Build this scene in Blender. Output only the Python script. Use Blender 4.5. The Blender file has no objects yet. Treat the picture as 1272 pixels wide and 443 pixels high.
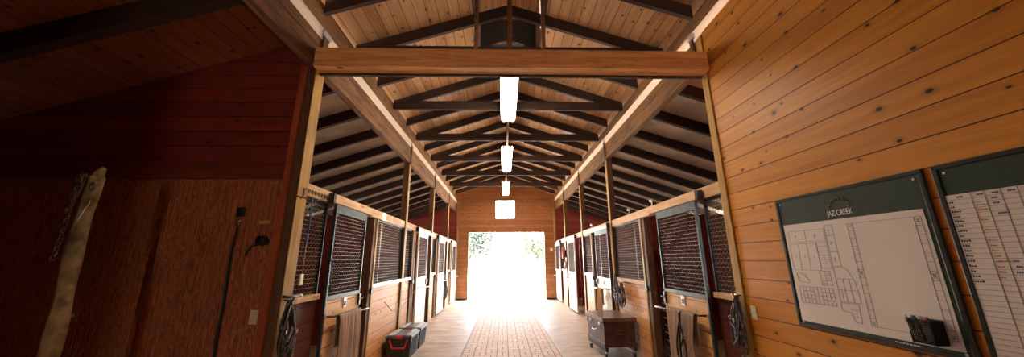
import bpy, bmesh, math, random
from mathutils import Vector, Matrix
random.seed(7)
S = bpy.context.scene
COL = S.collection

# ------------------------------------------------------------------ camera, world, sun, exposure
cam_d = bpy.data.cameras.new('camera'); cam = bpy.data.objects.new('camera', cam_d); COL.objects.link(cam)
S.camera = cam
cam_d.sensor_width = 36.0; cam_d.sensor_fit = 'HORIZONTAL'
cam_d.lens = 408.484 / 1272 * 36.0
cam_d.clip_start = 0.02; cam_d.clip_end = 600
_a, _b, _r = (math.radians(v) for v in (1.541, 13.906, 0.367))
Rz = Matrix(((math.cos(_a), -math.sin(_a), 0), (math.sin(_a), math.cos(_a), 0), (0, 0, 1)))
Rx = Matrix(((1, 0, 0), (0, math.cos(_b), math.sin(_b)), (0, -math.sin(_b), math.cos(_b))))
Ry = Matrix(((math.cos(_r), 0, -math.sin(_r)), (0, 1, 0), (math.sin(_r), 0, math.cos(_r))))
RR = Ry @ Rx @ Rz
right, fwd, up = (Vector(RR[i]) for i in range(3))
M = Matrix((right, up, -fwd)).transposed().to_4x4()
M.translation = Vector((-0.087, 0.0, 1.585))
cam.matrix_world = M

EXPOSURE = 3.3
SKY = 0.7
SUN = 8.0
S.view_settings.view_transform = 'Standard'; S.view_settings.look = 'None'
S.view_settings.exposure = EXPOSURE; S.view_settings.gamma = 1.0
S.view_settings.use_curve_mapping = False
S.cycles.max_bounces = 10; S.cycles.diffuse_bounces = 7; S.cycles.glossy_bounces = 4
S.cycles.transparent_max_bounces = 8
S.cycles.use_denoising = True
S.cycles.sample_clamp_indirect = 12.0
S.cycles.caustics_reflective = False; S.cycles.caustics_refractive = False

world = bpy.data.worlds.new('world'); S.world = world; world.use_nodes = True
wn = world.node_tree.nodes; wl = world.node_tree.links; wn.clear()
sky = wn.new('ShaderNodeTexSky'); sky.sky_type = 'NISHITA'; sky.sun_disc = False
sky.sun_elevation = math.radians(48); sky.sun_rotation = math.radians(110)
sky.air_density = 1.0; sky.dust_density = 3.0
hsv = wn.new('ShaderNodeHueSaturation'); hsv.inputs['Saturation'].default_value = 0.35
bg = wn.new('ShaderNodeBackground'); bg.inputs['Strength'].default_value = SKY
wo = wn.new('ShaderNodeOutputWorld')
wl.new(sky.outputs[0], hsv.inputs['Color']); wl.new(hsv.outputs[0], bg.inputs['Color']); wl.new(bg.outputs[0], wo.inputs[0])

sd = bpy.data.lights.new('sun', 'SUN'); sun = bpy.data.objects.new('sun', sd); COL.objects.link(sun)
sd.energy = SUN; sd.angle = math.radians(1.5); sd.color = (1.0, 0.95, 0.88)
sun.rotation_euler = Vector((-0.75, 0.35, -0.95)).to_track_quat('-Z', 'Y').to_euler()

LAMP = 4.6            # fluorescent diffuser radiance
LAMP_COL = (1.0, 0.86, 0.68)

# daylight portal in the big end opening (guides sampling only)
pd = bpy.data.lights.new('opening_portal', 'AREA'); po = bpy.data.objects.new('opening_portal', pd); COL.objects.link(po)
pd.shape = 'RECTANGLE'; pd.size = 3.3; pd.size_y = 2.77; pd.cycles.is_portal = True
po.location = (0.05, 14.6, 1.385); po.rotation_euler = (math.radians(-90), 0, 0)

# ------------------------------------------------------------------ key dimensions
XL, XR = 2.10, 2.165
def fx(s, d): return s * ((XL if s < 0 else XR) + d)      # d = distance outward from the stall front plane
LE = 14.3
YB = -6.0      # far end behind the camera
ZF = {-1: (3.64, 3.99, 4.13), 1: (3.74, 4.08, 4.22)}
def zn(x): return 5.14 - 0.33 * abs(x)
def zl(x): return 4.0 - 0.33 * (abs(x) - 2.1)
SIDE = {-1: 'on the plywood wall side', 1: 'on the whiteboard side'}
ORD = ['first', 'second', 'third', 'fourth', 'fifth', 'sixth', 'seventh', 'eighth', 'ninth', 'tenth', 'eleventh', 'twelfth', 'thirteenth', 'fourteenth', 'fifteenth', 'sixteenth']

# ------------------------------------------------------------------ material helpers
class NT:
    def __init__(s, name):
        s.m = bpy.data.materials.new(name); s.m.use_nodes = True
        s.n = s.m.node_tree.nodes; s.l = s.m.node_tree.links
        s.b = s.n['Principled BSDF']
    def node(s, t, **kw):
        x = s.n.new(t)
        for k, v in kw.items(): setattr(x, k, v)
        return x
    def put(s, sock, v):
        if isinstance(v, bpy.types.NodeSocket): s.l.new(v, sock)
        else: sock.default_value = v
    def math(s, op, a, b=None, c=None, clamp=False):
        x = s.node('ShaderNodeMath', operation=op, use_clamp=clamp); s.put(x.inputs[0], a)
        if b is not None: s.put(x.inputs[1], b)
        if c is not None: s.put(x.inputs[2], c)
        return x.outputs[0]
    def comb(s, a, b, c):
        x = s.node('ShaderNodeCombineXYZ')
        for i, v in enumerate((a, b, c)): s.put(x.inputs[i], v)
        return x.outputs[0]
    def mix(s, f, a, b, mode='MIX'):
        x = s.node('ShaderNodeMix', data_type='RGBA', blend_type=mode)
        s.put(x.inputs[0], f); s.put(x.inputs[6], col4(a)); s.put(x.inputs[7], col4(b)); return x.outputs[2]
    def noise(s, vec, scale, detail=3, rough=0.55, dist=0.0):
        x = s.node('ShaderNodeTexNoise'); s.put(x.inputs['Vector'], vec); x.inputs['Scale'].default_value = scale
        x.inputs['Detail'].default_value = detail; x.inputs['Roughness'].default_value = rough; x.inputs['Distortion'].default_value = dist
        return x.outputs['Fac']
    def smooth(s, v, lo, hi, a=0.0, b=1.0):
        x = s.node('ShaderNodeMapRange', interpolation_type='SMOOTHSTEP')
        for i, q in enumerate((v, lo, hi, a, b)): s.put(x.inputs[i], q)
        return x.outputs[0]
    def coords(s):
        tc = s.node('ShaderNodeTexCoord'); sp = s.node('ShaderNodeSeparateXYZ'); s.l.new(tc.outputs['Object'], sp.inputs[0])
        return tc.outputs['Object'], sp.outputs
    def bump(s, h, dist=0.004, strength=0.6):
        x = s.node('ShaderNodeBump'); s.put(x.inputs['Height'], h); x.inputs['Distance'].default_value = dist
        x.inputs['Strength'].default_value = strength; s.l.new(x.outputs[0], s.b.inputs['Normal'])
def col4(v):
    if isinstance(v, bpy.types.NodeSocket): return v
    return (*v, 1.0) if len(v) == 3 else v
def sr(r, g, b):
    f = lambda c: (c / 255 / 12.92) if c <= 10 else ((c / 255 + 0.055) / 1.055) ** 2.4
    return (f(r), f(g), f(b))

def boards(name, c1, c2, along, across, pitch, off=0.0, gap=0.003, knots=0.5, rough=0.55, var=0.45, gapc=(0.02, 0.01, 0.005), spec=0.3, grain=1.0):
    """Sawn boards: seams every pitch, streaky grain, knots and a tone of its own for every board."""
    t = NT(name); vec, xyz = t.coords()
    ax = {'X': 0, 'Y': 1, 'Z': 2}
    u = xyz[ax[across]]; v = xyz[ax[along]]; w = xyz[3 - ax[across] - ax[along]]
    q = t.math('DIVIDE', t.math('SUBTRACT', u, off), pitch)
    idn = t.math('FLOOR', q); fr = t.math('SUBTRACT', q, idn)
    wnz = t.node('ShaderNodeTexWhiteNoise', noise_dimensions='1D'); t.l.new(idn, wnz.inputs['W'])
    rnd = wnz.outputs['Value']
    edge = t.math('MULTIPLY', t.math('MINIMUM', fr, t.math('SUBTRACT', 1.0, fr)), pitch)
    gapm = t.smooth(edge, gap * 0.5, gap * 1.6, 1.0, 0.0)
    gv = t.comb(t.math('ADD', t.math('MULTIPLY', u, 26.0 * grain), t.math('MULTIPLY', rnd, 91.0)), t.math('ADD', t.math('MULTIPLY', v, 1.6), t.math('MULTIPLY', rnd, 57.0)), t.math('MULTIPLY', w, 9.0))
    g = t.noise(gv, 1.0, 5, 0.6, 0.8)
    big = t.noise(t.comb(t.math('MULTIPLY', u, 3.0), t.math('ADD', t.math('MULTIPLY', v, 0.7), t.math('MULTIPLY', rnd, 13.0)), 0.0), 1.0, 2)
    f = t.math('ADD', t.math('MULTIPLY', t.smooth(g, 0.3, 0.72), 0.55), t.math('ADD', t.math('MULTIPLY', rnd, var), t.math('MULTIPLY', big, 0.35)))
    f = t.math('SUBTRACT', f, 0.28, clamp=True)
    c = t.mix(f, c1, c2)
    if knots > 0:
        vo = t.node('ShaderNodeTexVoronoi', voronoi_dimensions='2D', feature='F1'); vo.inputs['Scale'].default_value = 1.0
        t.l.new(t.comb(t.math('MULTIPLY', v, 4.2), t.math('MULTIPLY', u, 6.5), 0.0), vo.inputs['Vector'])
        sp = t.node('ShaderNodeSeparateColor'); t.l.new(vo.outputs['Color'], sp.inputs[0])
        on = t.math('LESS_THAN', sp.outputs[0], knots)
        rad = t.math('ADD', 0.035, t.math('MULTIPLY', sp.outputs[1], 0.05))
        km = t.math('MULTIPLY', on, t.smooth(t.math('DIVIDE', vo.outputs['Distance'], rad), 0.7, 1.25, 1.0, 0.0))
        halo = t.math('MULTIPLY', on, t.smooth(t.math('DIVIDE', vo.outputs['Distance'], rad), 1.0, 3.2, 0.45, 0.0))
        c = t.mix(halo, c, tuple(x * 0.5 for x in c2)); c = t.mix(km, c, (0.035, 0.013, 0.006))
    c = t.mix(gapm, c, gapc)
    t.put(t.b.inputs['Base Color'], c); t.b.inputs['Roughness'].default_value = rough
    t.b.inputs['Specular IOR Level'].default_value = spec
    t.bump(t.math('ADD', t.math('MULTIPLY', gapm, -1.0), t.math('MULTIPLY', g, 0.12)), 0.004, 0.7)
    return t.m

def timber(name, c1, c2, along, rough=0.65, knots=0.3, grain=1.0, spec=0.25):
    """One solid length of wood with grain along an axis."""
    t = NT(name); vec, xyz = t.coords(); ax = {'X': 0, 'Y': 1, 'Z': 2}[along]
    oi = t.node('ShaderNodeObjectInfo'); r = oi.outputs['Random']
    o = [xyz[i] for i in range(3) if i != ax]; v = xyz[ax]
    gv = t.comb(t.math('ADD', t.math('MULTIPLY', o[0], 22.0 * grain), t.math('MULTIPLY', r, 40.0)), t.math('MULTIPLY', v, 1.5), t.math('MULTIPLY', o[1], 22.0 * grain))
    g = t.noise(gv, 1.0, 5, 0.65, 1.2); big = t.noise(t.comb(t.math('MULTIPLY', o[0], 4.0), t.math('ADD', v, t.math('MULTIPLY', r, 20.0)), o[1]), 1.3, 3)
    f = t.math('ADD', t.smooth(g, 0.3, 0.75), t.math('MULTIPLY', t.math('SUBTRACT', big, 0.5), 1.2), clamp=True)
    c = t.mix(f, c1, c2)
    if knots > 0:
        vo = t.node('ShaderNodeTexVoronoi', voronoi_dimensions='3D'); vo.inputs['Scale'].default_value = 1.0
        t.l.new(t.comb(t.math('MULTIPLY', o[0], 5.0), t.math('MULTIPLY', v, 2.6), t.math('MULTIPLY', o[1], 5.0)), vo.inputs['Vector'])
        sp = t.node('ShaderNodeSeparateColor'); t.l.new(vo.outputs['Color'], sp.inputs[0])
        km = t.math('MULTIPLY', t.math('LESS_THAN', sp.outputs[0], knots), t.smooth(vo.outputs['Distance'], 0.06, 0.13, 1.0, 0.0))
        c = t.mix(km, c, tuple(x * 0.18 for x in c2))
    t.put(t.b.inputs['Base Color'], c); t.b.inputs['Roughness'].default_value = rough; t.b.inputs['Specular IOR Level'].default_value = spec
    t.bump(g, 0.003, 0.4)
    return t.m

def plain(name, c, rough=0.5, metal=0.0, var=0.15, scale=12.0, spec=0.4, bump=0.0):
    t = NT(name); vec, xyz = t.coords()
    n = t.noise(vec, scale, 4)
    c2 = tuple(max(0, x * (1 - var * 2)) for x in c)
    t.put(t.b.inputs['Base Color'], t.mix(t.smooth(n, 0.3, 0.75), c, c2))
    t.b.inputs['Roughness'].default_value = rough; t.b.inputs['Metallic'].default_value = metal; t.b.inputs['Specular IOR Level'].default_value = spec
    if bump: t.bump(n, bump, 0.6)
    return t.m

def emit(name, c, s):
    t = NT(name); t.b.inputs['Base Color'].default_value = (0.9, 0.9, 0.88, 1)
    t.b.inputs['Emission Color'].default_value = col4(c); t.b.inputs['Emission Strength'].default_value = s
    return t.m

MT = {}
# pine wall boards of the tack side wall (boards run along Y, stacked in Z)
MT['pine_wall'] = boards('pine_wall', (0.68, 0.285, 0.034), (0.46, 0.155, 0.014), 'Y', 'Z', 0.16, 0.125, 0.0028, 0.42, 0.42, gapc=(0.035, 0.010, 0.004), spec=0.35)
MT['end_wall'] = boards('end_wall', (0.36, 0.145, 0.045), (0.20, 0.065, 0.02), 'X', 'Z', 0.16, 0.05, 0.003, 0.4, 0.5)
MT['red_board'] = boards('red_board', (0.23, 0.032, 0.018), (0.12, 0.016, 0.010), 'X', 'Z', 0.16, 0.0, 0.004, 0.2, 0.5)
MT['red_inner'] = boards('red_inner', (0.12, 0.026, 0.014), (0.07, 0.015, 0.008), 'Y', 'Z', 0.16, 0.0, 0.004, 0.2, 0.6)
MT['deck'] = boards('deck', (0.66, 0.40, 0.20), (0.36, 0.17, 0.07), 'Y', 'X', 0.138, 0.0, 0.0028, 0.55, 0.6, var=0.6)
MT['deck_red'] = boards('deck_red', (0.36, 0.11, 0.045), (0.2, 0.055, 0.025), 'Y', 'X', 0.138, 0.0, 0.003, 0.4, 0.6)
MT['panel_pine'] = boards('panel_pine', (0.74, 0.37, 0.14), (0.52, 0.21, 0.06), 'Y', 'Z', 0.155, 0.03, 0.003, 0.35, 0.5)
MT['door_pine'] = boards('door_pine', (0.78, 0.45, 0.18), (0.6, 0.3, 0.10), 'Y', 'Z', 0.15, 0.02, 0.003, 0.4, 0.5)
MT['door_white'] = boards('door_white', (0.86, 0.82, 0.76), (0.76, 0.70, 0.62), 'Y', 'Z', 0.15, 0.02, 0.003, 0.0, 0.45, gapc=(0.35, 0.3, 0.25))
MT['truss'] = timber('truss', (0.06, 0.032, 0.022), (0.028, 0.015, 0.012), 'X', 0.7)
MT['plate'] = timber('plate', (0.26, 0.125, 0.048), (0.07, 0.03, 0.014), 'Y', 0.7, 0.4)
MT['header'] = timber('header', (0.72, 0.47, 0.26), (0.52, 0.28, 0.12), 'Y', 0.55, 0.35)
MT['post'] = timber('post', (0.42, 0.24, 0.10), (0.20, 0.095, 0.035), 'Z', 0.6, 0.3)
MT['post_dark'] = timber('post_dark', (0.16, 0.075, 0.035), (0.07, 0.03, 0.016), 'Z', 0.6, 0.2)  # on posts: shade of their near faces put into the colour
MT['post_yellow'] = timber('post_yellow', (0.50, 0.28, 0.06), (0.32, 0.16, 0.03), 'Z', 0.55, 0.3)  # yellow of the wall trim; on posts it paints the lit aisle side
MT['red_trim'] = timber('red_trim', (0.42, 0.09, 0.03), (0.28, 0.05, 0.02), 'Z', 0.5, 0.1)
MT['tie'] = timber('tie', (0.82, 0.42, 0.15), (0.50, 0.20, 0.06), 'X', 0.55, 0.25)
MT['leanto'] = plain('leanto', (0.80, 0.71, 0.60), 0.75, 0, 0.18, 3.0)
MT['steel'] = plain('steel', (0.075, 0.085, 0.09), 0.45, 0.55, 0.2, 20)
MT['galv'] = plain('galv', (0.62, 0.62, 0.60), 0.4, 0.5, 0.15, 20)
MT['mesh'] = plain('mesh', (0.26, 0.23, 0.20), 0.5, 0.3, 0.3, 30)
MT['mesh_dark'] = plain('mesh_dark', (0.20, 0.13, 0.08), 0.6, 0.2, 0.3, 30)
MT['dark_trim'] = timber('dark_trim', (0.20, 0.035, 0.02), (0.11, 0.018, 0.012), 'X', 0.5, 0.1)
MT['black'] = plain('black', (0.018, 0.017, 0.017), 0.45, 0, 0.2)
MT['black_metal'] = plain('black_metal', (0.03, 0.03, 0.03), 0.35, 0.6, 0.2)
MT['leather'] = plain('leather', (0.055, 0.032, 0.022), 0.4, 0, 0.4, 30)
MT['leather_grey'] = plain('leather_grey', (0.16, 0.15, 0.14), 0.5, 0, 0.4, 30)
MT['navy'] = plain('navy', (0.05, 0.06, 0.16), 0.6, 0, 0.3, 30)
MT['brass'] = plain('brass', (0.75, 0.62, 0.38), 0.25, 0.9, 0.1)
MT['chrome'] = plain('chrome', (0.8, 0.8, 0.8), 0.2, 1.0, 0.05)
MT['white'] = plain('white', (0.85, 0.85, 0.83), 0.4, 0, 0.03)
MT['cream'] = plain('cream', (0.75, 0.68, 0.45), 0.4, 0, 0.05)
MT['blanket'] = plain('blanket', (0.40, 0.27, 0.20), 0.95, 0, 0.15, 60, 0.1, 0.002)
MT['blanket_tan'] = plain('blanket_tan', (0.60, 0.36, 0.19), 0.95, 0, 0.15, 60, 0.1, 0.002)
MT['tote'] = plain('tote', (0.028, 0.027, 0.027), 0.38, 0, 0.2)
MT['tote_lid'] = plain('tote_lid', (0.10, 0.095, 0.09), 0.35, 0, 0.2)
MT['red'] = plain('red', (0.55, 0.03, 0.03), 0.4, 0, 0.1)
MT['pink_red'] = plain('pink_red', (0.62, 0.14, 0.12), 0.35, 0, 0.15)
MT['trunk'] = plain('trunk', (0.11, 0.045, 0.032), 0.35, 0, 0.3, 8)
MT['trunk_lid'] = timber('trunk_lid', (0.22, 0.12, 0.07), (0.12, 0.06, 0.035), 'Y', 0.32, 0.0, spec=0.5)
MT['rope_blue'] = plain('rope_blue', (0.10, 0.17, 0.35), 0.8, 0, 0.3, 60)
MT['rope_tan'] = plain('rope_tan', (0.45, 0.3, 0.13), 0.8, 0, 0.3, 60)
MT['board_white'] = plain('board_white', (0.80, 0.74, 0.70), 0.35, 0, 0.02, 3)
MT['board_green'] = plain('board_green', (0.016, 0.036, 0.016), 0.6, 0, 0.15, 30)
MT['frame_dark'] = plain('frame_dark', (0.02, 0.022, 0.018), 0.4, 0, 0.2)
MT['ink'] = plain('ink', (0.30, 0.27, 0.26), 0.6, 0, 0.05)
MT['ink_dark'] = plain('ink_dark', (0.06, 0.055, 0.055), 0.6, 0, 0.05)
MT['ink_red'] = plain('ink_red', (0.55, 0.18, 0.12), 0.6, 0, 0.05)
MT['ink_orange'] = plain('ink_orange', (0.62, 0.25, 0.08), 0.6, 0, 0.05)
MT['ink_blue'] = plain('ink_blue', (0.10, 0.13, 0.32), 0.6, 0, 0.05)
MT['letter'] = plain('letter', (0.85, 0.82, 0.76), 0.5, 0, 0.02)
MT['emblem'] = plain('emblem', (0.30, 0.15, 0.07), 0.5, 0, 0.1)
MT['marker_white'] = plain('marker_white', (0.8, 0.78, 0.74), 0.4)
MT['log'] = plain('log', (0.33, 0.22, 0.10), 0.8, 0, 0.38, 9, 0.2, 0.01)
MT['chain'] = plain('chain', (0.16, 0.12, 0.08), 0.4, 0.8, 0.3, 30)
MT['shavings'] = plain('shavings', (0.35, 0.22, 0.12), 0.95, 0, 0.3, 40, 0.1, 0.02)
MT['lamp_body'] = plain('lamp_body', (0.8, 0.8, 0.78), 0.4, 0, 0.03)
MT['lamp'] = emit('lamp', LAMP_COL, LAMP)
MT['roof_metal'] = plain('roof_metal', (0.6, 0.6, 0.58), 0.5, 0.0, 0.05)
MT['leaf'] = plain('leaf', (0.040, 0.052, 0.018), 0.7, 0, 0.3, 2)
MT['leaf_dark'] = plain('leaf_dark', (0.016, 0.026, 0.017), 0.7, 0, 0.3, 2)
MT['bark'] = plain('bark', (0.2, 0.15, 0.1), 0.9, 0, 0.3, 6)

def plywood():
    t = NT('plywood'); vec, xyz = t.coords()
    q = t.math('DIVIDE', xyz[0], 0.0508); fr = t.math('FRACT', q); idn = t.math('FLOOR', q)
    gm = t.smooth(t.math('MINIMUM', fr, t.math('SUBTRACT', 1.0, fr)), 0.03, 0.10, 1.0, 0.0)
    gv = t.comb(t.math('MULTIPLY', xyz[0], 11.0), 0.0, t.math('MULTIPLY', xyz[2], 1.5))
    g = t.noise(gv, 1.0, 4, 0.5, 2.6); g2 = t.noise(t.comb(t.math('MULTIPLY', xyz[0], 70.0), 0.0, t.math('MULTIPLY', xyz[2], 2.5)), 1.0, 3)
    bands = t.math('FRACT', t.math('MULTIPLY', g, 7.0))
    f = t.math('ADD', t.math('MULTIPLY', t.smooth(bands, 0.15, 0.85), 0.65), t.math('MULTIPLY', g2, 0.4), clamp=True)
    c = t.mix(f, (0.56, 0.17, 0.05), (0.15, 0.032, 0.016)); c = t.mix(t.math('MULTIPLY', gm, 0.45), c, (0.03, 0.01, 0.005))
    t.put(t.b.inputs['Base Color'], c); t.b.inputs['Roughness'].default_value = 0.5
    t.bump(t.math('MULTIPLY', gm, -1.0), 0.004, 0.8)
    return t.m
MT['plywood'] = plywood()

def concrete():
    t = NT('concrete'); vec, xyz = t.coords()
    n = t.noise(t.comb(t.math('MULTIPLY', xyz[0], 1.0), t.math('MULTIPLY', xyz[1], 2.4), 0.0), 2.2, 6, 0.65); n2 = t.noise(vec, 60.0, 3)
    c = t.mix(t.smooth(n, 0.3, 0.7), (0.56, 0.42, 0.30), (0.36, 0.25, 0.17)); c = t.mix(t.math('MULTIPLY', n2, 0.3), c, (0.24, 0.17, 0.12))
    fr = t.math('FRACT', t.math('DIVIDE', t.math('ADD', xyz[1], 0.1), 1.19)); e = t.math('MULTIPLY', t.math('MINIMUM', fr, t.math('SUBTRACT', 1.0, fr)), 1.19)
    gm = t.smooth(e, 0.006, 0.02, 1.0, 0.0)
    c = t.mix(t.math('MULTIPLY', gm, 0.6), c, (0.12, 0.08, 0.05))
    t.put(t.b.inputs['Base Color'], c); t.put(t.b.inputs['Roughness'], t.smooth(n, 0.2, 0.8, 0.42, 0.6)); t.bump(t.math('ADD', t.math('MULTIPLY', n2, 0.5), t.math('MULTIPLY', gm, -1.0)), 0.002, 0.4)
    return t.m
MT['concrete'] = concrete()

def pavers():
    t = NT('pavers'); vec, xyz = t.coords()
    Lb = 0.20
    qx = t.math('DIVIDE', xyz[0], Lb); qy = t.math('DIVIDE', xyz[1], Lb)
    ix = t.math('FLOOR', qx); iy = t.math('FLOOR', qy); rx = t.math('SUBTRACT', qx, ix); ry = t.math('SUBTRACT', qy, iy)
    par = t.math('MODULO', t.math('ADD', t.math('ADD', ix, iy), 1000.0), 2.0)
    a = t.math('ADD', t.math('MULTIPLY', rx, t.math('SUBTRACT', 1.0, par)), t.math('MULTIPLY', ry, par))   # split direction
    b = t.math('ADD', t.math('MULTIPLY', ry, t.math('SUBTRACT', 1.0, par)), t.math('MULTIPLY', rx, par))
    a2 = t.math('MULTIPLY', a, 2.0); half = t.math('FLOOR', a2); fa = t.math('SUBTRACT', a2, half)
    ea = t.math('MULTIPLY', t.math('MINIMUM', fa, t.math('SUBTRACT', 1.0, fa)), Lb / 2); eb = t.math('MULTIPLY', t.math('MINIMUM', b, t.math('SUBTRACT', 1.0, b)), Lb)
    gm = t.smooth(t.math('MINIMUM', ea, eb), 0.003, 0.008, 1.0, 0.0)
    wnz = t.node('ShaderNodeTexWhiteNoise', noise_dimensions='3D'); t.l.new(t.comb(ix, iy, half), wnz.inputs['Vector'])
    n = t.noise(vec, 30.0, 4)
    c = t.mix(wnz.outputs['Value'], (0.74, 0.56, 0.44), (0.58, 0.40, 0.31)); c = t.mix(t.math('MULTIPLY', n, 0.4), c, (0.5, 0.38, 0.3)); c = t.mix(gm, c, (0.05, 0.03, 0.02))
    t.put(t.b.inputs['Base Color'], c); t.b.inputs['Roughness'].default_value = 0.7; t.b.inputs['Specular IOR Level'].default_value = 0.3
    t.bump(t.math('ADD', t.math('MULTIPLY', gm, -1.0), t.math('MULTIPLY', n, 0.3)), 0.005, 0.7)
    return t.m
MT['pavers'] = pavers()
MT['outside_ground'] = plain('outside_ground', (0.62, 0.57, 0.48), 0.9, 0, 0.1, 0.6)

def translucent():
    t = NT('clerestory'); tr = t.node('ShaderNodeBsdfTranslucent'); tr.inputs[0].default_value = (0.7, 0.62, 0.54, 1)
    df = t.node('ShaderNodeBsdfDiffuse'); df.inputs[0].default_value = (0.66, 0.54, 0.43, 1)
    mx = t.node('ShaderNodeMixShader'); mx.inputs[0].default_value = 0.82
    t.l.new(tr.outputs[0], mx.inputs[1]); t.l.new(df.outputs[0], mx.inputs[2]); t.l.new(mx.outputs[0], t.n['Material Output'].inputs[0])
    return t.m
MT['clerestory'] = translucent()
def glass():
    t = NT('pane_glass'); tp = t.node('ShaderNodeBsdfTransparent'); tp.inputs[0].default_value = (0.93, 0.95, 0.94, 1)
    gl = t.node('ShaderNodeBsdfGlossy'); gl.inputs['Roughness'].default_value = 0.05; mx = t.node('ShaderNodeMixShader'); mx.inputs[0].default_value = 0.06
    t.l.new(tp.outputs[0], mx.inputs[1]); t.l.new(gl.outputs[0], mx.inputs[2]); t.l.new(mx.outputs[0], t.n['Material Output'].inputs[0])
    return t.m
MT['glass'] = glass()

# ------------------------------------------------------------------ geometry helpers
class MB:
    def __init__(s): s.v = []; s.f = []
    def add(s, vs, fs):
        n = len(s.v); s.v += [tuple(v) for v in vs]; s.f += [tuple(i + n for i in f) for f in fs]; return s
    def box(s, x0, x1, y0, y1, z0, z1):
        x0, x1 = min(x0, x1), max(x0, x1); y0, y1 = min(y0, y1), max(y0, y1); z0, z1 = min(z0, z1), max(z0, z1)
        return s.hexa([(x0, y0, z0), (x1, y0, z0), (x1, y1, z0), (x0, y1, z0), (x0, y0, z1), (x1, y0, z1), (x1, y1, z1), (x0, y1, z1)])
    def hexa(s, v):
        return s.add(v, [(0, 3, 2, 1), (4, 5, 6, 7), (0, 1, 5, 4), (1, 2, 6, 5), (2, 3, 7, 6), (3, 0, 4, 7)])
    def bar(s, p, q, w, h, upv=(0, 0, 1)):
        p, q = Vector(p), Vector(q); d = (q - p).normalized(); u = Vector(upv)
        sd_ = d.cross(u)
        if sd_.length < 1e-4: sd_ = d.cross(Vector((1, 0, 0)))
        sd_.normalize(); u = sd_.cross(d).normalized(); a = sd_ * w / 2; b = u * h / 2
        return s.hexa([p - a - b, p + a - b, q + a - b, q - a - b, p - a + b, p + a + b, q + a + b, q - a + b])
    def tube(s, pts, r, n=8, closed=False, flat=1.0, cap=True):
        pts = [Vector(p) for p in pts]; m = len(pts); rings = []; prev = None
        rr = r if isinstance(r, (list, tuple)) else [r] * m
        for i, p in enumerate(pts):
            a = pts[(i - 1) % m] if (closed or i > 0) else p; b = pts[(i + 1) % m] if (closed or i < m - 1) else p
            d = (b - a).normalized() if (b - a).length > 1e-9 else Vector((0, 0, 1))
            if prev is None:
                ref = Vector((0, 0, 1)) if abs(d.z) < 0.9 else Vector((1, 0, 0)); n1 = d.cross(ref).normalized()
            else:
                n1 = (prev - d * prev.dot(d)); n1 = n1.normalized() if n1.length > 1e-6 else d.orthogonal().normalized()
            prev = n1; n2 = d.cross(n1)
            rings.append([p + n1 * (math.cos(2 * math.pi * k / n) * rr[i]) + n2 * (math.sin(2 * math.pi * k / n) * rr[i] * flat) for k in range(n)])
        vs = [v for rg in rings for v in rg]; fs = []
        for i in range(m if closed else m - 1):
            j = (i + 1) % m
            for k in range(n): fs.append((i * n + k, i * n + (k + 1) % n, j * n + (k + 1) % n, j * n + k))
        if not closed and cap: fs.append(tuple(range(n - 1, -1, -1))); fs.append(tuple((m - 1) * n + k for k in range(n)))
        return s.add(vs, fs)
    def ring(s, c, R, r, axis=(1, 0, 0), n=14, squash=1.0, spin=0.0):
        ax = Vector(axis).normalized(); u = ax.orthogonal().normalized(); v = ax.cross(u)
        pts = []
        for k in range(n):
            a = 2 * math.pi * k / n; pt = u * math.cos(a) * R + v * math.sin(a) * R * squash
            pts.append(Vector(c) + Matrix.Rotation(spin, 3, ax) @ pt)
        return s.tube(pts, r, 6, True)
    def build(s, name, mat, parent=None, bevel=0.0, smooth=False):
        me = bpy.data.meshes.new(name)
        off = Vector(parent.get('_o', (0, 0, 0))) if parent is not None else Vector((0, 0, 0))
        me.from_pydata([tuple(Vector(v) - off) for v in s.v], [], s.f); me.update()
        me.materials.append(MT[mat] if isinstance(mat, str) else mat)
        o = bpy.data.objects.new(name, me); COL.objects.link(o)
        if parent is not None: o.parent = parent; o['_o'] = tuple(off)
        if smooth: me.polygons.foreach_set('use_smooth', [True] * len(me.polygons))
        if bevel:
            b = o.modifiers.new('bevel', 'BEVEL'); b.width = bevel; b.segments = 2; b.limit_method = 'ANGLE'
        return o
def tag(o, label, cat, group=None):
    o['label'] = label; o['category'] = cat
    if group: o['group'] = group
    return o
def thing(name, loc, label, cat, group=None):
    o = bpy.data.objects.new(name, None); COL.objects.link(o); o.location = loc; o['_o'] = tuple(loc); o.empty_display_size = 0.1
    return tag(o, label, cat, group)
def struct(name, mb, mat, bevel=0.0):
    o = mb.build(name, mat, None, bevel); o['kind'] = 'structure'; return o

# ------------------------------------------------------------------ large structure
struct('floor', MB().box(-6.4, -0.83, YB, LE, -0.2, 0).box(0.91, 6.4, YB, LE, -0.2, 0), 'concrete')
m = MB().box(-0.81, 0.89, YB, LE + 0.4, -0.2, 0.0); struct('floor', m, 'pavers')
m = MB().box(-0.83, -0.81, YB, LE, -0.2, -0.004).box(0.89, 0.91, YB, LE, -0.2, -0.004); struct('trim_1', m, 'black')
struct('ground', MB().box(-150, 150, LE, 260, -0.4, -0.21).box(-150, 150, -150, YB, -0.4, -0.21).box(-150, -6.5, YB, LE, -0.4, -0.21).box(6.05, 150, YB, LE, -0.4, -0.21).box(-6, 6, -14, YB, -0.21, -0.02).box(-12, 12, LE + 0.4, 24, -0.21, -0.02).box(-6.4, -0.81, LE, LE + 0.4, -0.21, -0.02).box(0.89, 6.4, LE, LE + 0.4, -0.21, -0.02), 'outside_ground')

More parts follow.
